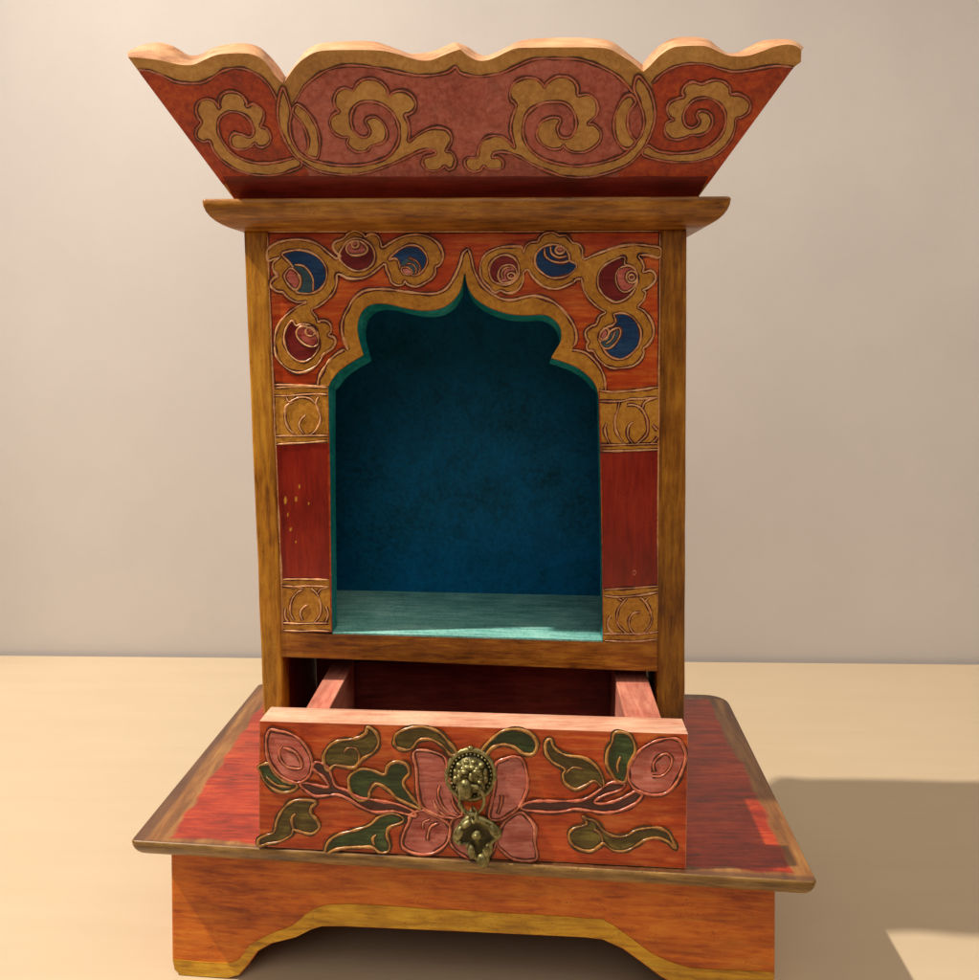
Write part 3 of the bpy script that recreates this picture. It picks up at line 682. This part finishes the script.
cfill(mb, q, 0.00025, 0, False); add_line(mb, top_mid, CROWN, 0.00025, 0.00045)
mb.build('centre_field', [M['crown_mid'], M['line_pink'], M['dirt_shade']], crown)
mb = MB(); xs = [proj(f3[0].lerp(lo_l, 0.86))[0] + k * (proj(right_f[1].lerp(lo_r, 0.86))[0] - proj(f3[0].lerp(lo_l, 0.86))[0]) / 30 for k in range(31)]
q = [(x, 176.2 + 1.1 * noise.noise(Vector((x * 0.03, 1, 0)))) for x in xs] + [proj(lo_r), proj(lo_l)]
cfill(mb, q, 0.0003, 0, False); mb.build('lower_field', M['crown_low'], crown)

S1 = B([(62, 440), (54, 500), (60, 570), (85, 630), (130, 682), (200, 710), (280, 728), (360, 735), (440, 732), (520, 715), (580, 690), (620, 650), (645, 600), (650, 550), (640, 500), (615, 450), (570, 410), (520, 390),
        (470, 386), (430, 396), (400, 425), (387, 470), (392, 520), (415, 560), (450, 580), (475, 575), (490, 550), (480, 520), (465, 495), (480, 475), (520, 470), (560, 500), (580, 540), (582, 580), (560, 610),
        (520, 622), (495, 630), (470, 655), (420, 660), (385, 640), (365, 610), (375, 580), (340, 580), (300, 560), (275, 520), (275, 480), (300, 450), (322, 440), (300, 410), (295, 370), (315, 330), (355, 312),
        (398, 325), (415, 295), (450, 268), (500, 262), (550, 280), (585, 320), (592, 360), (620, 335), (670, 328), (715, 350), (740, 395), (730, 435), (700, 455), (682, 460), (697, 500), (705, 550), (700, 600),
        (720, 590), (760, 560), (820, 532), (880, 530), (920, 550), (935, 590), (918, 632), (905, 655), (932, 662), (955, 700), (945, 745), (915, 755), (895, 737), (880, 750), (840, 765), (800, 755), (775, 725),
        (785, 690), (820, 680), (848, 668), (838, 650), (800, 645), (740, 665), (660, 705), (560, 745), (460, 775), (360, 785), (260, 775), (190, 755), (130, 720), (80, 680), (40, 620), (12, 560), (-6, 500), (-12, 430), (0, 350), (22, 315)])
S2 = C([(925, 640), (880, 680), (800, 710), (720, 730), (640, 738), (560, 730), (480, 710), (420, 680), (370, 630), (345, 570), (345, 510), (360, 460), (400, 420), (450, 395), (510, 388), (570, 395), (610, 430), (630, 480),
        (628, 535), (605, 575), (570, 585), (540, 570), (530, 530), (545, 495), (535, 475), (490, 475), (440, 500), (420, 540), (420, 580), (450, 620), (500, 645), (548, 640), (562, 625), (575, 640), (610, 660), (670, 662),
        (720, 640), (760, 600), (765, 550), (730, 512), (698, 508), (712, 490), (740, 460), (750, 420), (735, 375), (690, 347), (642, 352), (640, 310), (615, 270), (570, 250), (520, 253), (475, 282), (460, 308), (448, 288),
        (410, 262), (350, 258), (300, 280), (275, 320), (275, 370), (305, 405), (295, 440), (280, 490), (275, 545), (290, 600), (298, 640), (270, 607), (230, 577), (180, 572), (130, 590), (102, 640), (92, 688), (45, 692), (25, 712),
        (35, 745), (70, 768), (110, 760), (128, 737), (150, 750), (192, 755), (230, 745), (235, 715), (210, 690), (178, 688), (185, 668), (220, 660), (270, 666), (330, 690), (400, 730), (480, 766), (560, 792), (640, 800),
        (720, 795), (800, 775), (870, 750), (925, 720)]) + D([(50, 670), (90, 610), (120, 540), (135, 470), (130, 400), (110, 330), (78, 280), (50, 250), (30, 262), (22, 320), (48, 385), (70, 450), (75, 510), (60, 565), (35, 602)])
S3 = A([(985, 692), (940, 695), (880, 710), (810, 722), (740, 720), (670, 700), (610, 665), (565, 610), (540, 560), (535, 510), (550, 470), (590, 445), (640, 445), (690, 470), (720, 510), (728, 555), (705, 580), (660, 565),
        (620, 560), (600, 590), (610, 630), (650, 648), (700, 640), (735, 612), (748, 630), (780, 635), (815, 610), (820, 570), (800, 535), (768, 520), (780, 490), (785, 450), (760, 415), (720, 400), (690, 412), (690, 390),
        (660, 350), (610, 332), (560, 345), (537, 390), (543, 425), (520, 390), (480, 372), (435, 385), (415, 425), (425, 470), (445, 500), (420, 535), (415, 578), (450, 605), (488, 602), (510, 650), (560, 710), (630, 755),
        (710, 782), (790, 790), (870, 782), (940, 760), (985, 738)])
S4 = D([(95, 625), (150, 655), (230, 668), (310, 665), (390, 650), (450, 615), (495, 565), (518, 510), (515, 450), (490, 405), (440, 372), (390, 368), (340, 385), (300, 430), (290, 470), (300, 510), (330, 530), (365, 515),
        (375, 490), (362, 465), (375, 440), (410, 440), (440, 460), (448, 500), (425, 545), (380, 570), (330, 570), (300, 585), (250, 595), (205, 580), (187, 540), (200, 500), (238, 485), (215, 470), (200, 430), (215, 390),
        (260, 370), (292, 358), (282, 335), (300, 300), (340, 280), (388, 292), (420, 280), (460, 270), (510, 280), (543, 312), (548, 345), (590, 347), (635, 370), (655, 410), (640, 450), (605, 473), (577, 482), (570, 530),
        (550, 590), (500, 650), (440, 690), (360, 712), (270, 718), (170, 708), (68, 675)])
W1 = B([(70, 440), (80, 410), (100, 402), (140, 430), (180, 480), (210, 550), (218, 620), (205, 690), (165, 685), (140, 665), (155, 630), (150, 570), (120, 500), (90, 467)])
W2 = C([(955, 380), (930, 350), (895, 360), (860, 410), (838, 480), (838, 550), (855, 600), (890, 640), (925, 640), (955, 605), (930, 570), (912, 520), (915, 450), (945, 405)])
for nm, s, hh in (('cloud_scroll', S3, 0.0005), ('cloud_scroll', S4, 0.0005), ('cloud_scroll', S1, 0.00065), ('cloud_scroll', S2, 0.00065), ('crescent_leaf', W1, 0.0008), ('crescent_leaf', W2, 0.0008)):
    mb = MB(); cfill(mb, s, hh); add_line(mb, s, CROWN, hh, 0.00047, closed=True)
    mb.build(nm, [M['gold_crown'], M['line_pink'], M['dirt_shade']], crown)

# flaring side boards of the crown
def crown_side(k):
    xt = (CROWN.at(128, 56) if k < 0 else CROWN.at(803, 52)); xb = lo_l if k < 0 else lo_r
    y0b, y1b = 0.486 + 0.004, Y_BACK + 0.004
    nn = 24; top_o = []; 
    zt = xt.z - 0.004
    yt0 = xt.y + 0.006; yt1 = Y_BACK + 0.004
    a = []
    for i in range(nn + 1):
        s = i / nn
        dz = -0.006 + 0.006 * math.cos(s * 6 * math.pi) * (0.6 + 0.4 * math.cos(s * math.pi * 2))
        y = yt0 + (yt1 - yt0) * s
        fz = (zt + dz - zlow) / (xt.z - zlow)
        a.append(Vector((xb.x + (xt.x - xb.x) * fz - k * 0.003, y, zt + dz)))
    a += [Vector((xb.x - k * 0.003, y1b, zlow)), Vector((xb.x - k * 0.003, y0b, zlow))]
    off = Vector((-k * 0.011, 0, 0))
    mb = MB(); mb.prism(a, [p + off for p in a], 0, 1)
    mb.build('crown_side_board', [M['crown_side'], M['crown_edge']], shrine)
crown_side(-1); crown_side(1)
xl_, xr_ = CROWN.at(128, 56), CROWN.at(803, 52)
a = []
for i in range(41):
    s = i / 40
    a.append(Vector((xl_.x + 0.0142 + (xr_.x - xl_.x - 0.0284) * s, Y_BACK + 0.003, xl_.z - 0.008 + 0.005 * abs(math.sin(s * math.pi * 3)))))
a += [Vector((lo_r.x - 0.0142, Y_BACK + 0.003, zlow)), Vector((lo_l.x + 0.0142, Y_BACK + 0.003, zlow))]
mb = MB(); mb.prism(a, [p + Vector((0, -0.010, 0)) for p in a], 0, 1); mb.build('crown_back_board', [M['crown_side'], M['crown_edge']], shrine)

# ------------------------------------------------------------------ drawer
DF = Plane((XC, Y_DRAW - 0.002, 0), (-0.06, -1, 0))
dpx = [(259.5, 721), (360, 724), (470, 727), (580, 730.5), (688, 734), (687, 800), (686, 868.5), (470, 859.5), (259.5, 850), (259, 790)]
fr = DF.lay(dpx); TD = 0.0175
for p in fr: p.z = max(p.z, z_plate + 0.0006)
mb = MB(); n = len(fr); bk = [p + Vector((0, TD, 0)) for p in fr]
bk[0] += Vector((0.001, 0, 0))
mb.add(fr, tessellate_polygon([fr]), 0); mb.add(bk, tessellate_polygon([bk]), 1)
mb.add(fr + bk, [(i, (i + 1) % n, n + (i + 1) % n, n + i) for i in range(0, 4)], 1)
mb.add(fr + bk, [(i, (i + 1) % n, n + (i + 1) % n, n + i) for i in range(4, n)], 0)
drawer = mb.build('drawer', [M['drawer'], M['drawer_wood']], shrine, 0.0011)
yd = Y_DRAW + TD; DB = front(yd); y_db = yd + 0.080
xl0, xl1 = DB.at(304, 704).x, DB.at(328, 704).x; xr0, xr1 = DB.at(624, 716).x, DB.at(660, 717).x
ztl, ztr = DF.at(304, 722).z - 0.0006, DF.at(650, 733).z - 0.0006
def dback(x): return Y_DRAW - 0.002 - 0.06 * (x - XC) + TD - 0.0012
mb = MB(); mb.box(xl0, xl1, dback(xl0), y_db, z_plate + 0.003, ztl); mb.build('drawer_side', M['drawer_side'], drawer, 0.0006)
mb = MB(); mb.box(xr0, xr1, dback(xr1), y_db, z_plate + 0.003, ztr); mb.build('drawer_side', M['drawer_side'], drawer, 0.0006)
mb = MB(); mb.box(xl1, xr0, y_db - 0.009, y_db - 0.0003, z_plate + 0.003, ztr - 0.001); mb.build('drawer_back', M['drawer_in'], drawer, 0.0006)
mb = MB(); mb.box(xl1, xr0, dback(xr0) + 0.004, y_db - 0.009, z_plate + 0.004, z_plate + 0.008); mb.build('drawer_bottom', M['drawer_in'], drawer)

# flowers, leaves and branches in relief on the drawer front
Q = crop(250, 715, 6.527); S = crop(550, 720, 6.527); U = crop(400, 720, 6.127); V7 = crop(240, 660, 4.079); V8 = crop(460, 660, 4.079)
def relief(name, px, mat, lm, h=0.0006, r=0.00064, lines=(), dome=True, dirt_shade='dirt_shade'):
    mb = MB()
    q = smooth_path(px, True, 3)
    mb.prism(DF.lay(q, h), DF.lay(q, -0.0003), 0, cap_b=False)
    add_line(mb, px, DF, h, r, 1, 2, True)
    for l in lines: add_line(mb, l, DF, h, r * 0.85, 1, 2)
    return mb.build(name, [M[mat], M[lm], M[dirt_shade]], drawer)
# centre flower
relief('petal', U([(330, 600), (305, 680), (310, 750), (360, 810), (450, 855), (520, 850), (575, 790), (588, 700), (560, 620), (450, 580)]), 'rose', 'line_pink', 0.0004)
relief('petal', V7([(690, 660), (700, 625), (750, 610), (810, 640), (850, 665), (860, 700), (840, 750), (790, 785), (730, 790), (675, 770), (660, 740), (672, 695)]), 'rose', 'line_pink', 0.0005,
       lines=[U([(185, 605), (145, 625), (140, 660)]), U([(240, 625), (190, 650), (172, 700), (170, 735)])])
relief('petal', U([(600, 700), (640, 622), (735, 562), (790, 600), (830, 660), (825, 740), (840, 838), (790, 860), (700, 850), (630, 800), (592, 750)]), 'rose', 'line_pink', 0.0005)
relief('petal', V7([(708, 388), (722, 366), (780, 370), (838, 398), (850, 470), (870, 540), (905, 600), (900, 635), (850, 640), (790, 625), (740, 590), (725, 530), (720, 440)]), 'rose', 'line_pink', 0.0006,
       lines=[U([(245, 400), (235, 450), (260, 520), (310, 570), (370, 590)]), U([(205, 490), (230, 540), (290, 590), (350, 602)]), U([(318, 480), (340, 530), (380, 578)])])
relief('petal', U([(585, 272), (640, 237), (700, 220), (750, 240), (775, 310), (785, 390), (770, 450), (735, 520), (680, 570), (600, 610), (545, 590), (560, 500), (580, 400)]), 'rose', 'line_pink', 0.0006,
       lines=[U([(625, 455), (620, 510), (598, 572)])])
# branches
relief('branch', Q([(330, 445), (370, 490), (430, 525), (510, 520), (570, 515), (640, 540), (720, 590), (800, 625), (870, 630), (930, 622), (1010, 640), (1080, 655), (1070, 625), (1000, 590), (930, 570), (860, 560), (790, 545), (735, 540),
                    (680, 520), (640, 490), (565, 462), (537, 400), (512, 340), (470, 310), (427, 305), (412, 340), (440, 368), (480, 400), (518, 465), (440, 455), (380, 440)]), 'branch', 'line_pink', 0.0006)
relief('branch', S([(-190, 560), (-150, 535), (-80, 525), (0, 525), (100, 525), (200, 520), (270, 490), (340, 440), (380, 412), (430, 400), (488, 415), (450, 455), (370, 480), (310, 510), (292, 535), (360, 540), (450, 515), (520, 480),
                    (560, 460), (600, 480), (570, 530), (500, 570), (420, 595), (340, 600), (240, 585), (160, 577), (100, 590), (0, 597), (-100, 590), (-170, 580)]), 'branch', 'line_pink', 0.0006)
# buds
relief('rosebud', Q([(135, 92), (110, 150), (112, 230), (130, 300), (180, 370), (240, 415), (310, 438), (370, 412), (400, 370), (408, 300), (380, 220), (320, 150), (250, 112), (190, 100)]), 'pink', 'line_pink', 0.0007,
       lines=[Q([(215, 195), (195, 235), (205, 290), (250, 335), (330, 345), (340, 310), (310, 250), (260, 220), (215, 208)])])
relief('rosebud', S([(830, 120), (750, 118), (660, 145), (580, 200), (525, 280), (510, 340), (520, 400), (560, 450), (610, 472), (680, 485), (760, 470), (820, 410), (860, 330), (885, 240), (872, 175)]), 'pink', 'line_pink', 0.0007,
       lines=[S([(668, 362), (730, 360), (780, 310), (795, 250), (760, 215), (710, 235), (675, 280), (680, 335)])])
# leaves
GL = dict(lm='line_olive', dirt_shade='dirt_shade_olive')
relief('leaf', Q([(57, 335), (90, 318), (130, 315), (160, 370), (220, 425), (310, 450), (280, 490), (210, 500), (150, 475), (100, 430), (75, 375)]), 'green', **GL, lines=[Q([(110, 400), (180, 455), (270, 465)])])
relief('leaf', Q([(492, 330), (485, 260), (520, 200), (580, 165), (660, 155), (720, 140), (760, 112), (768, 76), (800, 90), (835, 130), (840, 190), (800, 245), (740, 280), (712, 310), (680, 340), (600, 330), (550, 325), (515, 358)]), 'olive', **GL,
       lines=[Q([(615, 240), (640, 212), (690, 215), (716, 260), (710, 308)])])
relief('leaf', V7([(445, 505), (450, 470), (490, 442), (540, 447), (590, 465), (605, 430), (640, 412), (680, 425), (690, 460), (668, 490), (672, 515), (700, 555), (738, 602), (700, 590), (640, 560), (610, 530), (560, 502), (532, 530), (525, 560), (490, 570), (458, 545)]), 'green', **GL)
relief('leaf', V7([(630, 330), (640, 300), (690, 275), (750, 270), (810, 290), (850, 330), (885, 375), (860, 385), (830, 350), (780, 322), (730, 325), (700, 360), (660, 362), (636, 347)]), 'olive', **GL)
relief('leaf', Q([(62, 805), (110, 780), (160, 757), (180, 680), (220, 610), (280, 560), (350, 550), (432, 562), (402, 600), (402, 640), (440, 680), (455, 730), (420, 765), (380, 770), (310, 750), (285, 745), (270, 780), (200, 820), (120, 835), (62, 848)]), 'olive', **GL,
       lines=[Q([(287, 742), (276, 700), (278, 662), (300, 642)])])
relief('leaf', V7([(350, 787), (360, 742), (400, 711), (470, 691), (530, 670), (570, 636), (620, 622), (665, 640), (660, 660), (612, 680), (600, 712), (612, 750), (605, 778), (570, 782), (542, 762), (500, 760), (430, 763), (385, 772)]), 'green', **GL,
       lines=[V7([(548, 752), (543, 725), (556, 710)])])
relief('leaf', V8([(92, 365), (130, 320), (180, 285), (240, 280), (290, 300), (315, 340), (300, 380), (260, 380), (220, 352), (170, 342), (130, 357), (107, 382)]), 'green', **GL)
relief('leaf', V8([(350, 335), (370, 320), (385, 355), (430, 385), (500, 395), (550, 425), (580, 470), (585, 518), (550, 490), (510, 510), (470, 525), (430, 500), (420, 465), (428, 442), (380, 415), (352, 378)]), 'olive', **GL,
       lines=[V8([(430, 462), (460, 436), (502, 442)])])
relief('leaf', S([(420, 82), (470, 75), (520, 95), (550, 150), (555, 210), (520, 280), (505, 340), (490, 400), (440, 395), (400, 340), (370, 280), (375, 200), (405, 140)]), 'green', **GL, lines=[S([(445, 340), (440, 290), (460, 235)])])
relief('leaf', S([(215, 622), (245, 640), (300, 660), (350, 720), (420, 755), (500, 750), (560, 715), (640, 700), (710, 700), (770, 730), (800, 780), (822, 835), (770, 790), (700, 765), (630, 775), (560, 815), (490, 850), (410, 845), (350, 800),
                  (320, 822), (270, 850), (200, 840), (140, 800), (125, 740), (160, 700), (228, 682), (240, 660)]), 'olive', **GL, lines=[S([(345, 790), (330, 740), (290, 710)])])

# ------------------------------------------------------------------ brass pull
def brass():
    m, nt, b = new_mat('antique_brass'); L = nt.links
    vn = stretched(nt, 'n')
    n1 = noise_n(nt, vn, 380, 5, 0.65); n2 = noise_n(nt, vn, 1400, 3, 0.6)
    ge = N(nt, 'ShaderNodeNewGeometry')
    pt = ramp(nt, ge.outputs['Pointiness'], [(0.44, (0, 0, 0)), (0.53, (1, 1, 1))])
    f = math_n(nt, 'ADD', math_n(nt, 'MULTIPLY', pt, 0.55), math_n(nt, 'MULTIPLY', n1, 0.55))
    col = ramp(nt, f, [(0.36, (0.012, 0.010, 0.004)), (0.58, (0.035, 0.028, 0.008)), (0.76, (0.11, 0.09, 0.028)), (0.96, (0.42, 0.37, 0.16))])
    L.new(col, b.inputs['Base Color'])
    b.inputs['Metallic'].default_value = 0.65
    L.new(ramp(nt, n1, [(0.3, (0.3,) * 3), (0.7, (0.5,) * 3)]), b.inputs['Roughness'])
    bp = N(nt, 'ShaderNodeBump', Strength=0.35, Distance=0.0005)
    L.new(math_n(nt, 'ADD', n1, math_n(nt, 'MULTIPLY', n2, 0.4)), bp.inputs['Height']); L.new(bp.outputs[0], b.inputs['Normal'])
    return m
M['brass'] = brass()
PX = (DF.at(480, 790) - DF.at(470, 790)).length / 10.0         # metres per picture pixel on the drawer front

def blob(mb, c, r, sx=1, sy=1, sz=1, n=10, m=7, rot=0.0):
    vs = []; fs = []
    for i in range(m + 1):
        th = math.pi * i / m
        for j in range(n):
            a = 2 * math.pi * j / n
            x, y, z = r * math.sin(th) * math.cos(a) * sx, r * math.cos(th) * sy, r * math.sin(th) * math.sin(a) * sz
            x, z = x * math.cos(rot) - z * math.sin(rot), x * math.sin(rot) + z * math.cos(rot)
            vs.append(c + Vector((x, y, z)))
    for i in range(m):
        for j in range(n):
            fs.append((i * n + j, i * n + (j + 1) % n, (i + 1) * n + (j + 1) % n, (i + 1) * n + j))
    mb.add(vs, fs, 0, True)

def hp(u, v, out):                                             # point in front of the drawer face
    return DF.at(u, v, out * PX)

mb = MB()
cu, cv = 471, 774
prof = [(26, 0), (26.3, 1.6), (25, 3.0), (22.8, 3.2), (20.8, 1.6), (18.8, 1.5), (17.6, 3.6), (15.5, 6.5), (11, 9), (6, 10.2), (0.01, 10.6)]
ns = 64; vs = []; fs = []
for r_, o_ in prof:
    for j in range(ns):
        a = 2 * math.pi * j / ns
        rr = r_ * (1 + (0.012 * math.cos(a * 32) if r_ > 24 else 0))
        vs.append(hp(cu + rr * math.cos(a), cv + rr * 1.03 * math.sin(a), o_))
for i in range(len(prof) - 1):
    for j in range(ns): fs.append((i * ns + j, i * ns + (j + 1) % ns, (i + 1) * ns + (j + 1) % ns, (i + 1) * ns + j))
mb.add(vs, fs, 0, True)
for j in range(32):                                            # beaded ring
    a = 2 * math.pi * j / 32
    blob(mb, hp(cu + 20.2 * math.cos(a), cv + 20.9 * math.sin(a), 2.2), 1.45 * PX, 1, 1, 1, 7, 5)
blob(mb, hp(cu, cv - 26.5, 1.8), 3 * PX, 1.1, 0.7, 0.9)
rnd = random.Random(8)
for ring, cnt, out in ((15.0, 10, 6.0), (10.6, 8, 8.8)):      # curled mane
    for j in range(cnt):
        a = math.pi * (1.02 + 0.96 * j / (cnt - 1)) if ring < 14 else math.pi * (0.78 + 1.44 * j / (cnt - 1))
        blob(mb, hp(cu + ring * math.cos(a), cv + ring * math.sin(a), out), (2.9 + 0.7 * rnd.random()) * PX, 0.9, 1.0, 1.3, 9, 7, a)
for u, v, o, r_, sx, sz in ((466, 767, 10, 3.8, 1.3, 0.7), (478, 767, 10, 3.8, 1.3, 0.7), (467, 771, 11.3, 2.0, 1, 0.9), (481, 777.4, 10.5, 2.5, 1.15, .8), (472, 772, 11, 3.4, 0.7, 1.4),
                            (464, 787, 9.5, 5.2, 1, 1.1), (481, 786, 9, 4.0, 0.9, 1.2)):
    blob(mb, hp(u, v, o), r_ * PX, sx, 0.9, sz)
blob(mb, hp(467.5, 783.5, 12.0), 7.6 * PX, 0.86, 0.85, 1.42, 14, 10, 0.12)      # big polished muzzle
mb.build('handle_rosette', M['brass'], drawer)
mb = MB()                                                      # ring through the muzzle
pts = [hp(473 + 12.2 * math.sin(2 * math.pi * k / 40), 795 - 15 * math.cos(2 * math.pi * k / 40), 10.5 - 2.2 * -math.cos(2 * math.pi * k / 40)) for k in range(40)]
add_tube(mb, pts, 2.1 * PX, 0, True, 9)
mb.build('handle_ring', M['brass'], drawer)
mb = MB()
pts = [hp(474.5 + 3.0 * math.sin(2 * math.pi * k / 20), 810.5 + 6.2 * math.cos(2 * math.pi * k / 20), 9 + 4.0 * math.sin(2 * math.pi * k / 20 + 0.6)) for k in range(20)]
add_tube(mb, pts, 1.9 * PX, 0, True, 8)
mb.build('handle_link', M['brass'], drawer)
# pendant drop: cast leaf shape, domed, with a boss, side lobes and a tip
T = crop(430, 790, 10.878)
pend = smooth_path(T([(470, 240), (400, 265), (330, 330), (268, 420), (250, 500), (280, 550), (340, 562), (385, 565), (410, 640), (445, 705), (500, 735), (535, 795), (590, 825), (640, 790), (658, 710), (690, 640), (690, 555),
                      (755, 510), (790, 455), (750, 375), (650, 305), (560, 262)]), True, 4)
pc = (477.3, 836.0)
mb = MB(); rings = []
for sc, o in ((1.0, 2.0), (1.0, 5.0), (0.93, 7.2), (0.8, 7.6), (0.66, 6.4), (0.5, 5.6), (0.34, 5.4), (0.2, 6.4), (0.08, 7.4)):
    rings.append([hp(pc[0] + (u - pc[0]) * sc, pc[1] + (v - pc[1]) * sc, o) for u, v in pend])
n = len(pend)
vs = [p for r_ in rings for p in r_]; fs = []
for i in range(len(rings) - 1):
    for j in range(n): fs.append((i * n + j, i * n + (j + 1) % n, (i + 1) * n + (j + 1) % n, (i + 1) * n + j))
fs.append(tuple((len(rings) - 1) * n + j for j in range(n))); fs.append(tuple(range(n)))
mb.add(vs, fs, 0, True)
for u, v, o, r_, sx, sz, rt in ((477, 832, 6.0, 5.4, 1, 1.1, 0), (477, 831.5, 9.6, 2.4, 1, 1, 0), (460, 830, 6.2, 6.2, 0.7, 1.5, -0.35), (467, 821, 6.4, 4.8, 0.75, 1.4, -0.9), (494, 828, 5.8, 6.0, 0.7, 1.4, 0.5),
                            (472, 848, 6.2, 5.6, 0.75, 1.5, 0.15), (487, 847, 6.0, 5.4, 0.75, 1.5, -0.15), (482.5, 857, 7.2, 5.6, 0.95, 1.4, 0.1), (460, 839.5, 7.0, 2.6, 1, 1, 0)):
    blob(mb, hp(u, v, o), r_ * PX, sx, 0.7, sz, 12, 8, rt)
mb.build('handle_pendant', M['brass'], drawer)

# ------------------------------------------------------------------ table and wall
T0 = level(0.0)
pl, pr = T0.at(0, 655.5), T0.at(979, 664.5)
dirw = (pr - pl); dirw.z = 0; dirw.normalize()
nrm = Vector((-dirw.y, dirw.x, 0))
ROOT_KEEP = ROOT

m, nt, b = new_mat('cream_table'); L = nt.links
v = stretched(nt, 'x', 1.0); vn = stretched(nt, 'n', 1.0)
g = noise_n(nt, v, 60, 5, 0.6, 0.3); g2 = noise_n(nt, vn, 5, 3, 0.5); g3 = noise_n(nt, vn, 700, 2, 0.5)
f = math_n(nt, 'ADD', math_n(nt, 'MULTIPLY', g, 0.6), math_n(nt, 'MULTIPLY', g2, 0.4))
L.new(ramp(nt, f, [(0.3, (0.475, 0.365, 0.24)), (0.5, (0.495, 0.383, 0.254)), (0.7, (0.515, 0.402, 0.27))]), b.inputs['Base Color'])
b.inputs['Roughness'].default_value = 0.36
bp = N(nt, 'ShaderNodeBump', Strength=0.06, Distance=0.0006); L.new(math_n(nt, 'ADD', g, math_n(nt, 'MULTIPLY', g3, 0.3)), bp.inputs['Height']); L.new(bp.outputs[0], b.inputs['Normal'])
M['table'] = m
mb = MB()
p0, p1 = pl - dirw * 1.0, pr + dirw * 1.2
q = [Vector((p0.x, p0.y, 0)), Vector((p1.x, p1.y, 0)), Vector((p1.x, -0.5, 0)), Vector((p0.x, -0.5, 0))]
mb.prism(q, [p - Vector((0, 0, 0.03)) for p in q])
table = mb.build('table', M['table'], None, 0.0012)
table['label'] = 'pale cream tabletop with faint streaks that the painted shrine stands on'; table['category'] = 'table'

m, nt, b = new_mat('grey_pink_wall'); L = nt.links
vn = stretched(nt, 'n', 1.0)
n1 = noise_n(nt, vn, 3.5, 8, 0.62); n2 = noise_n(nt, vn, 260, 4, 0.6)
L.new(ramp(nt, n1, [(0.3, (0.455, 0.412, 0.388)), (0.5, (0.485, 0.438, 0.41)), (0.7, (0.52, 0.47, 0.44))]), b.inputs['Base Color'])
b.inputs['Roughness'].default_value = 0.75
bp = N(nt, 'ShaderNodeBump', Strength=0.1, Distance=0.001); L.new(n2, bp.inputs['Height']); L.new(bp.outputs[0], b.inputs['Normal'])
M['wall'] = m
w0, w1 = pl + nrm * 0.006 - dirw * 1.5, pr + nrm * 0.006 + dirw * 1.5
mb = MB(); q = [Vector((w0.x, w0.y, -0.3)), Vector((w1.x, w1.y, -0.3)), Vector((w1.x, w1.y, 1.6)), Vector((w0.x, w0.y, 1.6))]
mb.prism(q, [p + nrm * 0.05 for p in q]); wall = mb.build('wall', M['wall'])
wall['kind'] = 'structure'; wall['label'] = 'plain grey pink wall standing behind the table'; wall['category'] = 'wall'

# ------------------------------------------------------------------ light
def aim(o, loc, tgt):
    o.location = loc
    o.rotation_euler = (Vector(tgt) - Vector(loc)).to_track_quat('-Z', 'Y').to_euler()

HEAD, ELEV, DIST = math.radians(10), math.radians(53), 1.8
tgt = Vector((ROOT.x, 0.5, 0.15))
sd = Vector((-math.cos(HEAD) * math.cos(ELEV), -math.sin(HEAD) * math.cos(ELEV), math.sin(ELEV)))
kl = bpy.data.lights.new('window_key', 'SPOT'); kl.energy = 222; kl.shadow_soft_size = 0.014; kl.color = (1.0, 0.92, 0.80)
kl.spot_size = math.radians(60); kl.spot_blend = 0.6
ko = bpy.data.objects.new('window_key', kl); COL.objects.link(ko); aim(ko, tgt + sd * DIST, tgt)
al = bpy.data.lights.new('room_fill', 'AREA'); al.energy = 10.5; al.size = 1.2; al.color = (1.0, 0.95, 0.9)
ao = bpy.data.objects.new('room_fill', al); COL.objects.link(ao); aim(ao, (-0.25, -1.05, 1.5), tgt)
cl = bpy.data.lights.new('ceiling_bounce', 'AREA'); cl.energy = 13; cl.size = 1.4; cl.color = (1.0, 0.88, 0.70)
cb = bpy.data.objects.new('ceiling_bounce', cl); COL.objects.link(cb); aim(cb, (0.8, 0.0, 1.6), (0.35, 0.7, 0.1))
w = bpy.data.worlds.new('World'); scene.world = w; w.use_nodes = True
bg = w.node_tree.nodes['Background']; bg.inputs[0].default_value = (0.95, 0.92, 0.9, 1); bg.inputs[1].default_value = 0.04

# ------------------------------------------------------------------ camera
cd = bpy.data.cameras.new('camera'); co = bpy.data.objects.new('camera', cd); COL.objects.link(co)
cd.sensor_fit = 'HORIZONTAL'; cd.sensor_width = 36; cd.lens = 36.0 * F / 979.0; cd.clip_start = 0.01; cd.clip_end = 50
mw = Matrix((RT, UP, -FW)).transposed().to_4x4(); mw.translation = EYE
co.matrix_world = mw
scene.camera = co
scene.view_settings.view_transform = 'Standard'; scene.view_settings.look = 'None'
scene.view_settings.exposure = 0; scene.view_settings.gamma = 1
